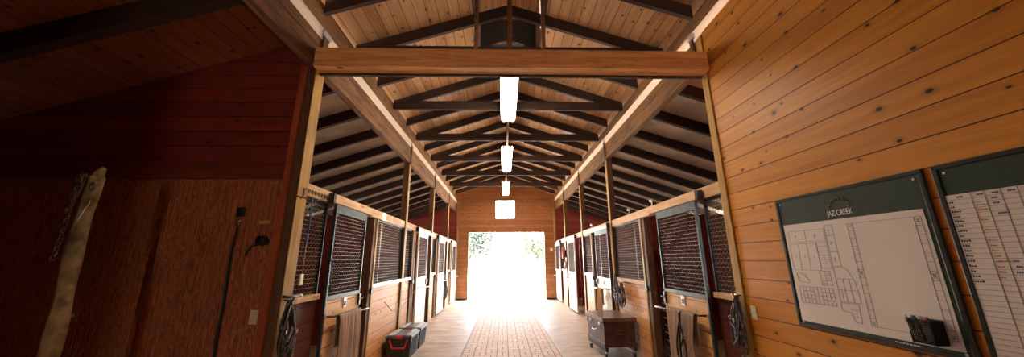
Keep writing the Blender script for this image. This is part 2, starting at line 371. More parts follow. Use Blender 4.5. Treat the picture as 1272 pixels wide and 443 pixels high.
def gable(name, y0, y1, segs, mat):
    mb = MB()
    for (x0, x1, zb, zt) in segs:
        za = zt(x0) if callable(zt) else zt; zc = zt(x1) if callable(zt) else zt
        mb.hexa([(x0, y0, zb), (x1, y0, zb), (x1, y1, zb), (x0, y1, zb), (x0, y0, za), (x1, y0, zc), (x1, y1, zc), (x0, y1, za)])
    return struct(name, mb, mat)
OX0, OX1, OZ = -1.60, 1.70, 2.77
WX0, WX1, WZ0, WZ1 = -0.43, 0.42, 3.33, 4.14
gable('wall_end', LE, LE + 0.14, [(-2.12, OX0, 0, zn), (OX0, WX0, OZ, zn), (WX0, 0, OZ, WZ0), (0, WX1, OZ, WZ0), (WX0, 0, WZ1, zn), (0, WX1, WZ1, zn), (WX1, OX1, OZ, zn), (OX1, 2.19, 0, zn)], 'end_wall')
gable('wall_end', LE, LE + 0.14, [(-5.9, -2.12, 0, zl), (2.19, 5.9, 0, zl)], 'red_board')
fr = MB().box(OX0 - 0.02, OX0 + 0.03, LE - 0.02, LE + 0.16, 0, OZ).box(OX1 - 0.03, OX1 + 0.02, LE - 0.02, LE + 0.16, 0, OZ).box(OX0 - 0.02, OX1 + 0.02, LE - 0.02, LE + 0.16, OZ - 0.03, OZ + 0.02)
struct('door_1', fr, 'end_wall')
w = struct('window_1', MB().box(WX0 - 0.03, WX0 + 0.015, LE - 0.015, LE + 0.15, WZ0, WZ1).box(WX1 - 0.015, WX1 + 0.03, LE - 0.015, LE + 0.15, WZ0, WZ1).box(WX0 - 0.03, WX1 + 0.03, LE - 0.015, LE + 0.15, WZ0 - 0.03, WZ0 + 0.015).box(WX0 - 0.03, WX1 + 0.03, LE - 0.015, LE + 0.15, WZ1 - 0.015, WZ1 + 0.03), 'end_wall')
w['_o'] = (0, 0, 0)
MB().box(WX0, WX1, LE + 0.06, LE + 0.066, WZ0, WZ1).build('pane', 'glass', w)
struct('trim_2', MB().box(-2.09, -2.0, LE - 0.05, LE, 0, 4.1), 'post', 0.004)
struct('trim_3', MB().box(2.07, 2.155, LE - 0.05, LE, 0, 4.2), 'post', 0.004)

# near side wall with the whiteboards, stall end walls, outer walls, back wall
struct('wall_right', MB().box(XR, XR + 0.09, YB, 3.18, 0, 4.08), 'pine_wall')
struct('trim_4', MB().box(XR - 0.018, XR + 0.09, 3.18, 3.275, 0, 4.05), 'post_yellow', 0.003)
struct('wall_right', MB().hexa([(XR + 0.2, 3.28, 0), (5.9, 3.28, 0), (5.9, 3.36, 0), (XR + 0.2, 3.36, 0), (XR + 0.2, 3.28, zl(2.2)), (5.9, 3.28, zl(5.9)), (5.9, 3.36, zl(5.9)), (XR + 0.2, 3.36, zl(2.2))]), 'red_board')
YW = 3.20
struct('wall_left', MB().box(-2.25, -2.12, YB, -0.45, 0, 4.0), 'red_inner')  # unseen wall added to keep back doorway light off the outer plywood
struct('wall_left', MB().box(-5.4, -2.20, YW, YW + 0.02, 0, 2.37), 'plywood')
struct('wall_left', MB().hexa([(-6.4, YW + 0.02, 0), (-2.17, YW + 0.02, 0), (-2.17, YW + 0.12, 0), (-6.4, YW + 0.12, 0), (-6.4, YW + 0.02, zl(6.4)), (-2.17, YW + 0.02, zl(2.17)), (-2.17, YW + 0.12, zl(2.17)), (-6.4, YW + 0.12, zl(6.4))]), 'red_board')
struct('trim_5', MB().box(-6.4, -2.24, YW - 0.012, YW + 0.02, 2.375, 2.56), 'dark_trim', 0.003)
struct('trim_6', MB().box(-2.245, -2.187, YW - 0.022, YW + 0.02, 0, 3.62), 'red_trim', 0.003)
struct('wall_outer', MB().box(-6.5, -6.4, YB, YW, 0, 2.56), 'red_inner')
struct('wall_outer', MB().box(-6.0, -5.9, YW, LE, 0, 2.42).box(-6.0, -5.9, YW, 6.9, 2.42, 2.72), 'red_inner')  # stops short of the eave: gap added to light the side roof
struct('wall_outer', MB().box(5.9, 6.0, 3.3, LE, 0, 2.42).box(5.9, 6.0, 3.3, 6.9, 2.42, 2.72), 'red_inner')  # same added eave gap, closed along the first stall
struct('wall_back', MB().box(-6.5, -0.3, YB - 0.12, YB, 0, 5.4).box(0.3, XR + 0.1, YB - 0.12, YB, 0, 5.4).box(-0.3, 0.3, YB - 0.12, YB, 2.1, 5.4), 'red_board')  # narrow unseen doorway gap added to light the tie beam and plywood

# roof decks
for s in (-1, 1):
    mb = MB()
    # nave deck, left open for the cupola
    def q(xa, xb, ya, yb):
        mb.hexa([(s * xa, ya, zn(xa)), (s * xb, ya, zn(xb)), (s * xb, yb, zn(xb)), (s * xa, yb, zn(xa)), (s * xa, ya, zn(xa) + 0.04), (s * xb, ya, zn(xb) + 0.04), (s * xb, yb, zn(xb) + 0.04), (s * xa, yb, zn(xa) + 0.04)])
    q(0.50, 2.42, YB - 0.1, LE + 0.5); q(0.0, 0.50, YB - 0.1, 2.92); q(0.0, 0.50, 5.24, LE + 0.5)
    struct('ceiling', mb, 'deck')
    def lean(ya, yb, mat):
        a, b_ = 2.225 if s < 0 else 2.285, 6.7
        ms = MB().hexa([(s * a, ya, zl(a)), (s * b_, ya, zl(b_)), (s * b_, yb, zl(b_)), (s * a, yb, zl(a)), (s * a, ya, zl(a) + 0.03), (s * b_, ya, zl(b_) + 0.03), (s * b_, yb, zl(b_) + 0.03), (s * a, yb, zl(a) + 0.03)])
        return struct('ceiling', ms, mat)
    if s < 0:
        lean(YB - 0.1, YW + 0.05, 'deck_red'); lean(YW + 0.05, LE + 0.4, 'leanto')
    else: lean(3.2, LE + 0.4, 'leanto')

# cupola over the near trusses
cp = thing('cupola', (0, 4.1, 5.0), 'small square roof cupola with dark walls and narrow daylight slits above the near truss', 'cupola')
MB().box(-0.50, 0.50, 5.20, 5.25, 4.97, 5.90).build('end_panel', 'black', cp)
MB().box(-0.50, 0.50, 2.90, 2.95, 4.97, 6.00).build('end_panel', 'post_dark', cp)
for s in (-1, 1):
    MB().box(s * 0.50, s * 0.54, 2.90, 4.37, 4.97, 6.00).build('side_panel', 'post_dark', cp)
    MB().box(s * 0.50, s * 0.54, 4.47, 5.25, 4.97, 6.00).build('side_panel', 'post_dark', cp)
    MB().box(s * 0.50, s * 0.54, 4.37, 4.47, 4.97, 5.12).build('side_panel', 'post_dark', cp)
mb = MB()
for s in (-1, 1):
    mb.hexa([(0, 2.8, 6.22), (s * 0.7, 2.8, 5.99), (s * 0.7, 5.35, 5.99), (0, 5.35, 6.22), (0, 2.8, 6.25), (s * 0.7, 2.8, 6.02), (s * 0.7, 5.35, 6.02), (0, 5.35, 6.25)])
mb.build('cupola_roof', 'deck', cp)
for y in (2.90, 5.20):
    z0 = 6.0 if y < 4 else 5.9
    for s in (-1, 1): MB().hexa([(0, y, z0), (s * 0.5, y, z0), (s * 0.5, y + 0.05, z0), (0, y + 0.05, z0), (0, y, 6.215), (s * 0.5, y, 6.052), (s * 0.5, y + 0.05, 6.052), (0, y + 0.05, 6.215)]).build('gable_panel', 'deck', cp)
for s in (-1, 1): MB().box(s * 0.50, s * 0.54, 2.90, 5.25, 6.001, 6.035).build('side_cap', 'post_dark', cp)
mb = MB()
for s in (-1, 1): mb.bar((0, 4.9, 5.21), (s * 0.26, 4.9, 5.13), 0.04, 0.03)
mb.build('brace', 'plate', cp)

# eave beams, clerestory strips, upper plates
for s in (-1, 1):
    a, b_, c_ = ZF[s]; ya = YB if s < 0 else 3.20
    tag(MB().box(fx(s, 0.01), fx(s, 0.11), ya, LE, a, b_ - 0.003).build('eave_beam', 'plate', None, 0.006), 'long rough brown eave beam resting on the posts ' + SIDE[s], 'beam', 'long eave beams')
    tag(MB().box(fx(s, 0.0), fx(s, 0.10), YB, LE, c_ + 0.003, zn(2.28) - 0.004).build('upper_plate', 'plate', None, 0.006), 'brown upper beam carrying the trusses above the pale strip ' + SIDE[s], 'beam', 'upper roof plates')
    tag(MB().box(fx(s, 0.012), fx(s, 0.022), YB, LE, b_ - 0.002, c_ + 0.002).build('clerestory_strip', 'clerestory'), 'pale daylight strip between the two long beams ' + SIDE[s], 'skylight strip', 'clerestory strips')

# ------------------------------------------------------------------ trusses and rafters
def rafter_pair(mb, y, xr=2.12, dep=0.17, t=0.05, x0=0.0):
    for s in (-1, 1):
        mb.hexa([(s * x0, y, zn(x0) - dep), (s * xr, y, zn(xr) - dep), (s * xr, y + t, zn(xr) - dep), (s * x0, y + t, zn(x0) - dep), (s * x0, y, zn(x0) - 0.002), (s * xr, y, zn(xr) - 0.002), (s * xr, y + t, zn(xr) - 0.002), (s * x0, y + t, zn(x0) - 0.002)])
CH = 4.249
tr_y = [3.98 + 1.602 * k for k in range(6)]
for k, y in enumerate(tr_y):
    t = thing('roof_truss', (0, y, CH), f'dark wooden roof truss, {ORD[k]} behind the thick near tie beam', 'truss', 'dark roof trusses down the aisle')
    for s in (-1, 1):
        m = MB(); xr = 2.10
        m.hexa([(0, y, zn(0) - 0.17), (s * xr, y, zn(xr) - 0.17), (s * xr, y + 0.05, zn(xr) - 0.17), (0, y + 0.05, zn(0) - 0.17), (0, y, zn(0) - 0.002), (s * xr, y, zn(xr) - 0.002), (s * xr, y + 0.05, zn(xr) - 0.002), (0, y + 0.05, zn(0) - 0.002)])
        m.build('top_chord', 'truss', t)
    MB().box(-2.06, 2.12, y - 0.052, y - 0.002, CH, CH + 0.165).build('bottom_chord', 'truss', t, 0.004)
    if k == 0:
        MB().box(-0.035, 0.035, y - 0.10, y - 0.053, CH - 0.05, 6.1).build('king_post', 'plate', t, 0.004)
        for s in (-1, 1): MB().box(s * 0.435, s * 0.485, y - 0.10, y - 0.053, CH + 0.02, 5.98).build('strut', 'plate', t, 0.004)
mid = [2.378, 3.18] + [tr_y[k] + 0.801 for k in range(5)] + [12.80, 13.6]
k = 0
for y in mid:
    if y == 2.378: lab = 'dark rafter pair nearest the camera side of the thick tie beam'
    elif y == 3.18: lab = 'dark rafter pair right above the thick near tie beam'
    elif y > 13: lab = 'last dark rafter pair just before the end wall'
    elif y > 12.5: lab = 'dark rafter pair behind the sixth truss, before the last pair'
    else: lab = f'dark rafter pair between the {ORD[k]} and {ORD[k+1]} trusses'; k += 1
    m = MB(); rafter_pair(m, y, 2.10); tag(m.build('rafter', 'truss'), lab, 'rafter', 'intermediate rafter pairs of the aisle roof')
# side aisle rafters
for s in (-1, 1):
    n = 0
    for k in range(14):
        y = 3.98 + 0.801 * k
        if y > 14.2: break
        a, b_ = 2.22 if s < 0 else 2.285, 5.88
        m = MB().hexa([(s * a, y, zl(a) - 0.17), (s * b_, y, zl(b_) - 0.17), (s * b_, y + 0.06, zl(b_) - 0.17), (s * a, y + 0.06, zl(a) - 0.17), (s * a, y, zl(a) - 0.001), (s * b_, y, zl(b_) - 0.001), (s * b_, y + 0.06, zl(b_) - 0.001), (s * a, y + 0.06, zl(a) - 0.001)])
        tag(m.build('side_rafter', 'truss'), f'{ORD[n]} dark side roof rafter from the near beam {SIDE[s]}', 'rafter', 'rafters under the low side roofs'); n += 1
for i, y in enumerate((2.35, 1.2)):
    a, b_ = 2.22, 6.38; s = -1
    m = MB().hexa([(s * a, y, zl(a) - 0.2), (s * b_, y, zl(b_) - 0.2), (s * b_, y + 0.09, zl(b_) - 0.2), (s * a, y + 0.09, zl(a) - 0.2), (s * a, y, zl(a) - 0.001), (s * b_, y, zl(b_) - 0.001), (s * b_, y + 0.09, zl(b_) - 0.001), (s * a, y + 0.09, zl(a) - 0.001)])
    tag(m.build('side_rafter', 'truss'), ['thick dark rafter across the red boarded ceiling before the plywood wall', 'dark rafter of the red boarded ceiling just above the camera'][i], 'rafter', 'rafters of the red ceiling')
# near tie beam
tb = thing('tie_beam', (0, 3.15, 3.59), 'thick orange-brown tie beam crossing the aisle between the near posts', 'beam')
MB().box(-2.09, 2.15, 3.12, 3.26, 3.575, 3.80).build('timber', 'tie', tb, 0.006)
MB().box(-2.12, 2.17, 3.26, 3.30, 3.56, 3.72).build('backing_plank', 'truss', tb, 0.003)

# ------------------------------------------------------------------ posts
def post(s, y, label, mat='post', d0=0.0, wid=0.13, dep=0.12, near=False):
    zt = ZF[s][0]
    t = thing('support_post', (fx(s, wid / 2), y + dep / 2, 0), label, 'post', 'tall posts along the stalls')
    MB().box(fx(s, d0), fx(s, d0 + wid), y, y + dep, 0, zt).build('shaft', mat, t, 0.006)
    MB().box(fx(s, -0.022), fx(s, -0.001), y + 0.03, y + dep - 0.03, zt - 0.02, ZF[s][1] + 0.03).build('tongue', 'post_dark', t, 0.003)
    MB().box(fx(s, -0.03), fx(s, 0.0), y + 0.005, y + dep - 0.015, ZF[s][1] + 0.03, ZF[s][1] + 0.10).build('bracket', 'galv', t, 0.003)
    if near: MB().box(fx(s, -0.004), fx(s, -0.0005), y + 0.004, y + dep, 0.02, zt - 0.05).build('lit_face', 'post_yellow', t)  # thin bright sheet painting light on the aisle side, no separate board
    return t
pn = ['second', 'third', 'fourth']
post(-1, 3.20, 'near tall post with yellowish lit face at the edge of the plywood wall', 'post_dark', wid=0.085, dep=0.16, near=True)
post(1, 3.30, 'near tall post tucked behind the end of the whiteboard wall', 'post_dark', d0=0.113, wid=0.08)
for s in (-1, 1):
    for k, y in enumerate((6.84, 9.42, 12.06)):
        post(s, y, f'{pn[k]} tall brown post from the camera {SIDE[s]}', 'post_dark', wid=0.12, near=True)

# ------------------------------------------------------------------ stall fronts
for s in (-1, 1):
    h = thing('header_rail', (fx(s, 0.06), 3.3, 2.24), 'long pale pine rail along the top of the stall fronts ' + SIDE[s], 'rail', 'pale rails above the stalls')
    ys = [3.365 if s < 0 else 3.28, 6.84, 6.96, 9.42, 9.54, 12.06, 12.18, LE - 0.05]
    for a, b_ in zip(ys[::2], ys[1::2]): MB().box(fx(s, 0.012), fx(s, 0.10), a, b_, 2.245, 2.375).build('plank', 'header', h, 0.004)

def wires(mb, s, d, y0, y1, z0, z1, pitch=0.046, diag=True, th=0.0019, t=None):
    z = z0 + pitch * 0.6; hb = MB()
    while z < z1 - 0.01:
        hb.box(fx(s, d - th - 0.002), fx(s, d + th), y0, y1, z - th, z + th); z += pitch
    hb.build('cross_bars', 'mesh', t)
    if diag:
        W, H = y1 - y0, z1 - z0; st = 0.058; n = int((W + H) / st)
        X = fx(s, d)
        for i in range(1, n):
            c = i * st
            for sg in (0, 1):
                a0, b0 = (c, 0) if c <= W else (W, c - W)
                a1, b1 = (0, c) if c <= H else (c - H, H)
                if sg: a0, a1 = W - a0, W - a1
                mb.bar((X, y0 + a0, z0 + b0), (X, y0 + a1, z0 + b1), 0.0022, 0.0022, (1, 0, 0))
    else:
        y = y0 + 0.04
        while y < y1: mb.box(fx(s, d - th * 0.5), fx(s, d + th * 0.5), y - th * .6, y + th * .6, z0, z1); y += 0.08

def fixed_panel(s, y0, y1, label, low='panel_pine', diag=True, sill='header', metal='steel'):
    t = thing('stall_screen', (fx(s, 0.05), (y0 + y1) / 2, 0), label, 'stall screen', 'fixed grilled stall screens')
    mb = MB(); wires(mb, s, 0.05, y0 + 0.02, y1 - 0.02, 1.24, 2.215, diag=diag, t=t); mb.build('mesh_grille', 'mesh_dark', t)
    f = MB()
    for a, b_ in ((y0, y0 + 0.02), (y1 - 0.02, y1)): f.box(fx(s, 0.03), fx(s, 0.07), a, b_, 1.24, 2.235)
    f.box(fx(s, 0.03), fx(s, 0.07), y0, y1, 2.215, 2.24)
    f.build('grille_frame', 'black_metal' if metal == 'steel' else metal, t)
    MB().box(fx(s, -0.005), fx(s, 0.11), y0, y1, 1.185, 1.24).build('sill', sill, t, 0.003)
    MB().box(fx(s, 0.03), fx(s, 0.075), y0, y1, 0.0, 1.185).build('kick_boards', low, t)
    return t

def jamb(s, y0, y1, label):
    t = thing('door_jamb_post', (fx(s, 0.05), (y0 + y1) / 2, 0), label, 'post', 'short posts beside the stall doorways')
    MB().box(fx(s, 0.0), fx(s, 0.11), y0, y1, 0, 2.24).build('shaft', 'post_dark', t, 0.005)
    MB().box(fx(s, -0.012), fx(s, -0.0005), y1 - 0.065, y1 - 0.005, 0.0, 2.24).build('lit_face', 'post_yellow', t, 0.003)  # bright strip: light on the jamb's aisle side put into colour
    MB().tube([(fx(s, -0.012), (y0 + y1) / 2, 1.14), (fx(s, -0.035), (y0 + y1) / 2, 1.14)], 0.045, 14).build('round_stop', 'black', t)
    return t

def sliding_door(s, y0, y1, label, low, frame, diag, rod=True, track=None):
    d0, d1 = -0.06, -0.025
    t = thing('stall_door', (fx(s, -0.04), (y0 + y1) / 2, 0.05), label, 'stall door', 'sliding stall doors')
    f = MB(); z0, zt = 0.06, 2.235; w = 0.032
    for a, b_ in ((y0, y0 + w), (y1 - w, y1)): f.box(fx(s, d0), fx(s, d1), a, b_, z0, zt)
    for a, b_ in ((z0, z0 + w), (1.155, 1.205), (zt - 0.10, zt)): f.box(fx(s, d0), fx(s, d1), y0 + w, y1 - w, a, b_)
    f.build('frame', frame, t, 0.003)
    g = MB(); wires(g, s, -0.042, y0 + w, y1 - w, 1.205, zt - 0.10, diag=diag, t=t); g.build('mesh_grille', 'mesh_dark', t)
    MB().box(fx(s, d0 + 0.006), fx(s, d1 - 0.004), y0 + w, y1 - w, z0 + w, 1.155).build('board_panel', low, t)
    ly = (y0 + y1) / 2 + 0.02
    l = MB().box(fx(s, d0 - 0.006), fx(s, d0 + 0.004), ly - 0.04, ly + 0.04, 1.035, 1.15).build('latch_plate', 'galv', t, 0.002)
    MB().box(fx(s, d0 - 0.014), fx(s, d0 - 0.006), ly - 0.018, ly + 0.012, 1.06, 1.11).build('latch_catch', 'black_metal', l)
    yb = y1 - 0.03
    MB().box(fx(s, d0 - 0.02), fx(s, d0), yb - 0.02, yb + 0.03, 1.02, 1.16).tube([(fx(s, d0 - 0.03), yb - 0.06, 1.09), (fx(s, d0 - 0.03), yb + 0.07, 1.10)], 0.009, 8).build('bolt', 'black_metal', t)
    if rod:
        r = MB().tube([(fx(s, d0 - 0.001), y0 + 0.06, 0.99), (fx(s, d0 - 0.085), y0 + 0.06, 0.99), (fx(s, d0 - 0.085), y1 + 0.10, 0.95)], 0.009, 8)
        r.tube([(fx(s, d0 - 0.001), y1 - 0.03, 0.955), (fx(s, d0 - 0.085), y1 - 0.03, 0.955)], 0.007, 8)
        r.build('blanket_bar', 'black_metal' if diag else 'galv', t, smooth=True)
        MB().tube([(fx(s, d0 - 0.085), y1 - 0.04, 0.9555), (fx(s, d0 - 0.085), y1 + 0.13, 0.949)], 0.0115, 10).build('bar_end', 'white', t, smooth=True)
    if track:
        k = thing('door_track', (fx(s, -0.03), track[0], 2.24), 'overhead track of the ' + label.split(' with')[0].split(' stall door')[0] + ' door, ' + label.split(' stall door')[1].split('lower half, ')[-1].split(', ')[-1], 'track', 'sliding door tracks')
        MB().box(fx(s, -0.055), fx(s, 0.012), track[0], track[1], 2.245, 2.305).build('rail', 'header' if diag else 'galv', k, 0.004)
        MB().box(fx(s, -0.065), fx(s, -0.0), track[0] - 0.02, track[0] + 0.03, 2.235, 2.345).build('end_stop', 'black_metal', k)
    return t

def gate(s, y0, y1, label):
    t = thing('stall_gate', (fx(s, 0.09), (y0 + y1) / 2, 0.1), label, 'gate', 'dark wire gates in the near doorways')
    f = MB().tube([(fx(s, 0.13), y0, 0.15), (fx(s, 0.13), y1, 0.15), (fx(s, 0.13), y1, 1.15), (fx(s, 0.13), y0, 1.15)], 0.012, 8, True); f.build('tube_frame', 'black_metal', t)
    mb = MB(); z = 0.25
    while z < 1.1: mb.tube([(fx(s, 0.13), y0 + 0.01, z), (fx(s, 0.16), (y0 + y1) / 2, z - 0.03), (fx(s, 0.13), y1 - 0.01, z)], 0.004, 6); z += 0.1
    mb.build('wire_bars', 'galv', t)

A, B = SIDE[-1], SIDE[1]
# plywood side (left)
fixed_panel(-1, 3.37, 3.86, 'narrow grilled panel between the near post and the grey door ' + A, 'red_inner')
sliding_door(-1, 3.88, 4.77, f'grey-framed sliding stall door with bare pine lower half, nearest {A}', 'door_pine', 'steel', True, track=(3.80, 5.02))
gate(-1, 4.82, 5.14, 'dark wire gate inside the first open doorway ' + A)
jamb(-1, 5.20, 5.36, 'short post at the first open doorway ' + A)
fixed_panel(-1, 5.38, 6.83, 'wide grilled panel above sunlit orange boards, behind the black totes', 'panel_pine', sill='galv')
fixed_panel(-1, 6.97, 7.48, 'narrow grilled panel just beyond the second post ' + A, 'panel_pine', False, sill='galv')
jamb(-1, 7.50, 7.70, 'short post before the second door ' + A)
sliding_door(-1, 7.80, 8.74, f'white-boarded sliding stall door, second {A}', 'door_white', 'white', False, track=(7.72, 9.38))  # white frame: daylight glare on the far metal put into its colour
fixed_panel(-1, 9.56, 10.08, 'narrow grilled panel just beyond the third post ' + A, 'panel_pine', False, sill='galv')
jamb(-1, 10.10, 10.22, 'short post before the third door ' + A)
sliding_door(-1, 10.28, 11.30, f'white-boarded sliding stall door, third {A}', 'door_white', 'white', False, track=(10.2, 12.0))
fixed_panel(-1, 12.20, 12.78, 'narrow grilled panel just beyond the fourth post ' + A, 'panel_pine', False, sill='galv')
jamb(-1, 12.80, 12.92, 'short post before the farthest door ' + A)
sliding_door(-1, 12.96, 14.05, f'white-boarded sliding stall door, farthest {A}', 'door_white', 'white', False, track=(12.9, 14.2))
# whiteboard side (right)
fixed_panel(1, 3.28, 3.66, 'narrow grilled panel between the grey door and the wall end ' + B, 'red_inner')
sliding_door(1, 3.68, 4.67, f'grey-framed sliding stall door with bare pine lower half, nearest {B}', 'door_pine', 'steel', True, track=(3.62, 4.95))
gate(1, 4.72, 5.18, 'dark wire gate inside the first open doorway ' + B)
jamb(1, 5.24, 5.42, 'short post at the first open doorway ' + B)
fixed_panel(1, 5.44, 6.83, 'wide grilled panel above orange boards, behind the brown trunk', 'panel_pine')
sliding_door(1, 6.98, 7.96, f'white-boarded sliding stall door, second {B}', 'door_white', 'steel', False, track=(6.98, 8.6))
jamb(1, 8.42, 8.54, 'short post beyond the second doorway ' + B)
fixed_panel(1, 8.55, 9.41, 'grilled panel just before the third post ' + B, 'panel_pine', False, sill='galv')
sliding_door(1, 10.37, 11.50, f'white-boarded sliding stall door, third {B}', 'door_white', 'white', False, track=(10.3, 12.0))  # frame white for the glare again, as on the far doors opposite
fixed_panel(1, 12.20, 13.05, 'grilled panel just beyond the fourth post ' + B, 'panel_pine', False, sill='galv')
sliding_door(1, 13.12, 14.20, f'white-boarded sliding stall door, farthest {B}', 'door_white', 'white', False, track=(13.05, 14.22))

# boarded walls between the stalls
for s in (-1, 1):
    for k, y in enumerate((6.88, 9.46, 12.10)):
        tag(MB().box(fx(s, 0.5), s * 5.88, y, y + 0.05, 0.041, 2.5).build('stall_divider', 'red_board'), f'{ORD[k]} dark red boarded divider between stalls {SIDE[s]}', 'divider', 'boarded stall dividers')
for s, nm in ((-1, A), (1, B)):
    o = MB().box(fx(s, 0.13), s * 5.88, 3.4, LE, 0.0, 0.04).build('wood_shavings', 'shavings'); o['kind'] = 'stuff'; tag(o, 'wood shavings bedding on the stall floors ' + nm, 'bedding')

# ------------------------------------------------------------------ fluorescent lamps on the centre line
LZ = 4.08
for k, (y0, y1) in enumerate(((3.68, 5.68), (7.28, 9.25), (10.9, 12.85))):
    t = thing('ceiling_lamp', (0.0, (y0 + y1) / 2, LZ), ['large glowing fluorescent lamp nearest, hung right behind the tie beam', 'middle glowing fluorescent lamp of the row over the aisle', 'farthest glowing fluorescent lamp of the row, near the end window'][k], 'lamp', 'fluorescent lamps over the aisle')
    MB().box(-0.13, 0.13, y0, y1, LZ + 0.075, LZ + 0.105).build('housing', 'lamp_body', t, 0.004)
    pr = [(-0.13, 0.075), (-0.115, 0.02), (-0.07, 0.0), (0.07, 0.0), (0.115, 0.02), (0.13, 0.075)]
    n = len(pr); vs = [(x, y0 + 0.015, LZ + z) for x, z in pr] + [(x, y1 - 0.015, LZ + z) for x, z in pr]
    MB().add(vs, [(i, i + 1, n + i + 1, n + i) for i in range(n - 1)] + [tuple(range(n - 1, -1, -1)), tuple(range(n, 2 * n))]).build('diffuser', 'lamp', t)
    for ya in (y0, y1 - 0.012):
        for sx in (-0.08, 0.08): MB().box(sx - 0.02, sx + 0.02, ya - 0.01, ya + 0.022, LZ - 0.018, LZ + 0.08).build('end_clip', 'black_metal', t)
    h = MB()
    for ya in (y0 + 0.3, y1 - 0.3): h.tube([(0, ya, LZ + 0.105), (0, ya, zn(0) - 0.02)], 0.006, 6)
    h.build('hanger_wire', 'black_metal', t)
for k, (y0, y1) in enumerate(((5.70, 7.26), (9.27, 10.88))):
    tag(MB().tube([(0, y0, LZ + 0.09), (0, y1, LZ + 0.09)], 0.022, 10).build('conduit_pipe', 'plate', smooth=True), ['thin conduit pipe joining the nearest lamp to the middle lamp', 'thin conduit pipe joining the middle lamp to the farthest lamp'][k], 'pipe', 'conduit between the lamps')

# ------------------------------------------------------------------ draped blankets
def blanket(s, y0, y1, z, drop, back, label, mat, amp=0.022, dX=-0.145):
    nu, nv = 44, 26; vs = []; R = 0.018
    cx = fx(s, dX); ph = random.uniform(0, 6)
    for j in range(nv + 1):
        f = j / nv
        tot = back + drop + math.pi * R; L = f * tot
        for i in range(nu + 1):
            u = i / nu
            if L < back: d, zz, free = R, z - (back - L), (back - L)
            elif L < back + math.pi * R:
                a = (L - back) / R; d, zz, free = R * math.cos(a), z + R * math.sin(a), 0
            else: d, zz, free = -R, z - (L - back - math.pi * R), (L - back - math.pi * R)
            k = min(1, free / 0.25)
            fold = math.sin(u * 21 + ph + 0.8 * math.sin(u * 6)) * amp * (0.25 + k) + math.sin(u * 8.5 + ph * 2) * amp * 0.8 * k
            y = y0 + (y1 - y0) * u * (1 - 0.10 * k) + 0.05 * k * (y1 - y0) + 0.01 * math.sin(f * 5 + u * 3)
            side = -1 if d < 0 else 1
            zz -= (0.03 * math.sin(u * 5 + 1) * k if free > 0.02 else 0)
            dd = d - abs(fold) * 1.0 * (1 if side < 0 else -0.1)
            vs.append((cx + s * dd, y, zz + 0.004))
    fs = [(j * (nu + 1) + i, j * (nu + 1) + i + 1, (j + 1) * (nu + 1) + i + 1, (j + 1) * (nu + 1) + i) for j in range(nv) for i in range(nu)]
    o = MB().add(vs, fs).build('blanket', mat, None, 0, True)
    so = o.modifiers.new('thick', 'SOLIDIFY'); so.thickness = 0.005
    return tag(o, label, 'blanket', 'blankets over the door bars')
blanket(-1, 4.02, 4.62, 0.975, 0.62, 0.3, 'brown-grey blanket hanging from the door bar ' + A, 'blanket')
blanket(1, 3.80, 4.46, 0.985, 0.66, 0.3, 'beige blanket hanging from the door bar nearest the whiteboards', 'blanket')
blanket(1, 7.30, 7.66, 0.97, 0.50, 0.3, 'small tan cloth hanging from the second door bar, behind the trunk', 'blanket_tan')

# ------------------------------------------------------------------ halters and bridles
def halter(s, y, z, length, wid, label, mats=('leather', 'leather_grey'), n=6, dX=-0.06, seed=1, spread=0.10, hook=True):
    rg = random.Random(seed)
    t = thing('halter', (fx(s, dX), y, z), label, 'halter', 'leather halters and bridles hung by the stalls')
    mbs = [MB() for _ in mats]
    for i in range(n):
        w = wid * rg.uniform(0.35, 1.0); L = length * rg.uniform(0.6, 1.0); yo = y + rg.uniform(-spread, spread) * 0.5; xo = rg.uniform(-0.05, 0.02)
        tilt = rg.uniform(-0.12, 0.12); N = 28; pts = []
        for k in range(N):
            a = 2 * math.pi * k / N
            f = (1 - math.cos(a)) / 2
            yy = y * (1 - f) + yo * f + math.sin(a) * w / 2 * (0.25 + 0.75 * math.sin(min(1, f * 1.4) * math.pi / 2)) + tilt * f * L
            zz = z - L * f + 0.012 * math.sin(3 * a + i); xx = dX + xo * f + 0.015 * math.sin(2 * a + i * 1.3)
            pts.append((fx(s, min(xx, -0.012)), yy, zz))
        mbs[i % len(mats)].tube(pts, 0.011, 6, True, 0.45)
        for k in (N // 4, N // 2, 3 * N // 4):
            if rg.random() < 0.75: MB().ring(pts[k], 0.020, 0.0035, (1, rg.uniform(-.6, .6), 0), 12).build('buckle_ring', 'chrome', t, smooth=True)
        # cheek piece joining two sides of the loop
        a, b_ = pts[N // 4 + rg.randint(0, 3)], pts[3 * N // 4 - rg.randint(0, 3)]
        mid_ = ((a[0] + b_[0]) / 2 - s * 0.015, (a[1] + b_[1]) / 2, min(a[2], b_[2]) - 0.03)
        mbs[(i + 1) % len(mats)].tube([a, mid_, b_], 0.010, 6, False, 0.5)
    for mm, nm, mb in zip(mats, ('strap', 'lead_strap', 'noseband'), mbs): mb.build(nm, mm, t, smooth=True)
    if hook: MB().tube([(fx(s, 0.0), y, z + 0.01), (fx(s, dX - 0.02), y, z + 0.005), (fx(s, dX - 0.03), y, z + 0.03)], 0.007, 8).build('hook', 'black_metal', t, smooth=True)
    return t
halter(-1, 3.25, 1.23, 0.56, 0.24, 'dark leather bridle with metal buckles on the near yellowish post', seed=3, n=8, spread=0.12)
halter(1, 3.22, 1.24, 0.52, 0.18, 'dark bridle hanging at the end of the whiteboard wall', seed=5, n=8, spread=0.08)
halter(1, 6.60, 1.30, 0.60, 0.26, 'dark leather bridle on the second post behind the trunk', seed=8, n=7, spread=0.15, dX=-0.08)
halter(1, 6.30, 1.16, 0.46, 0.28, 'navy and tan halter hung beside the bridle above the trunk', ('navy', 'leather', 'rope_tan'), seed=12, n=7, spread=0.15, dX=-0.08)
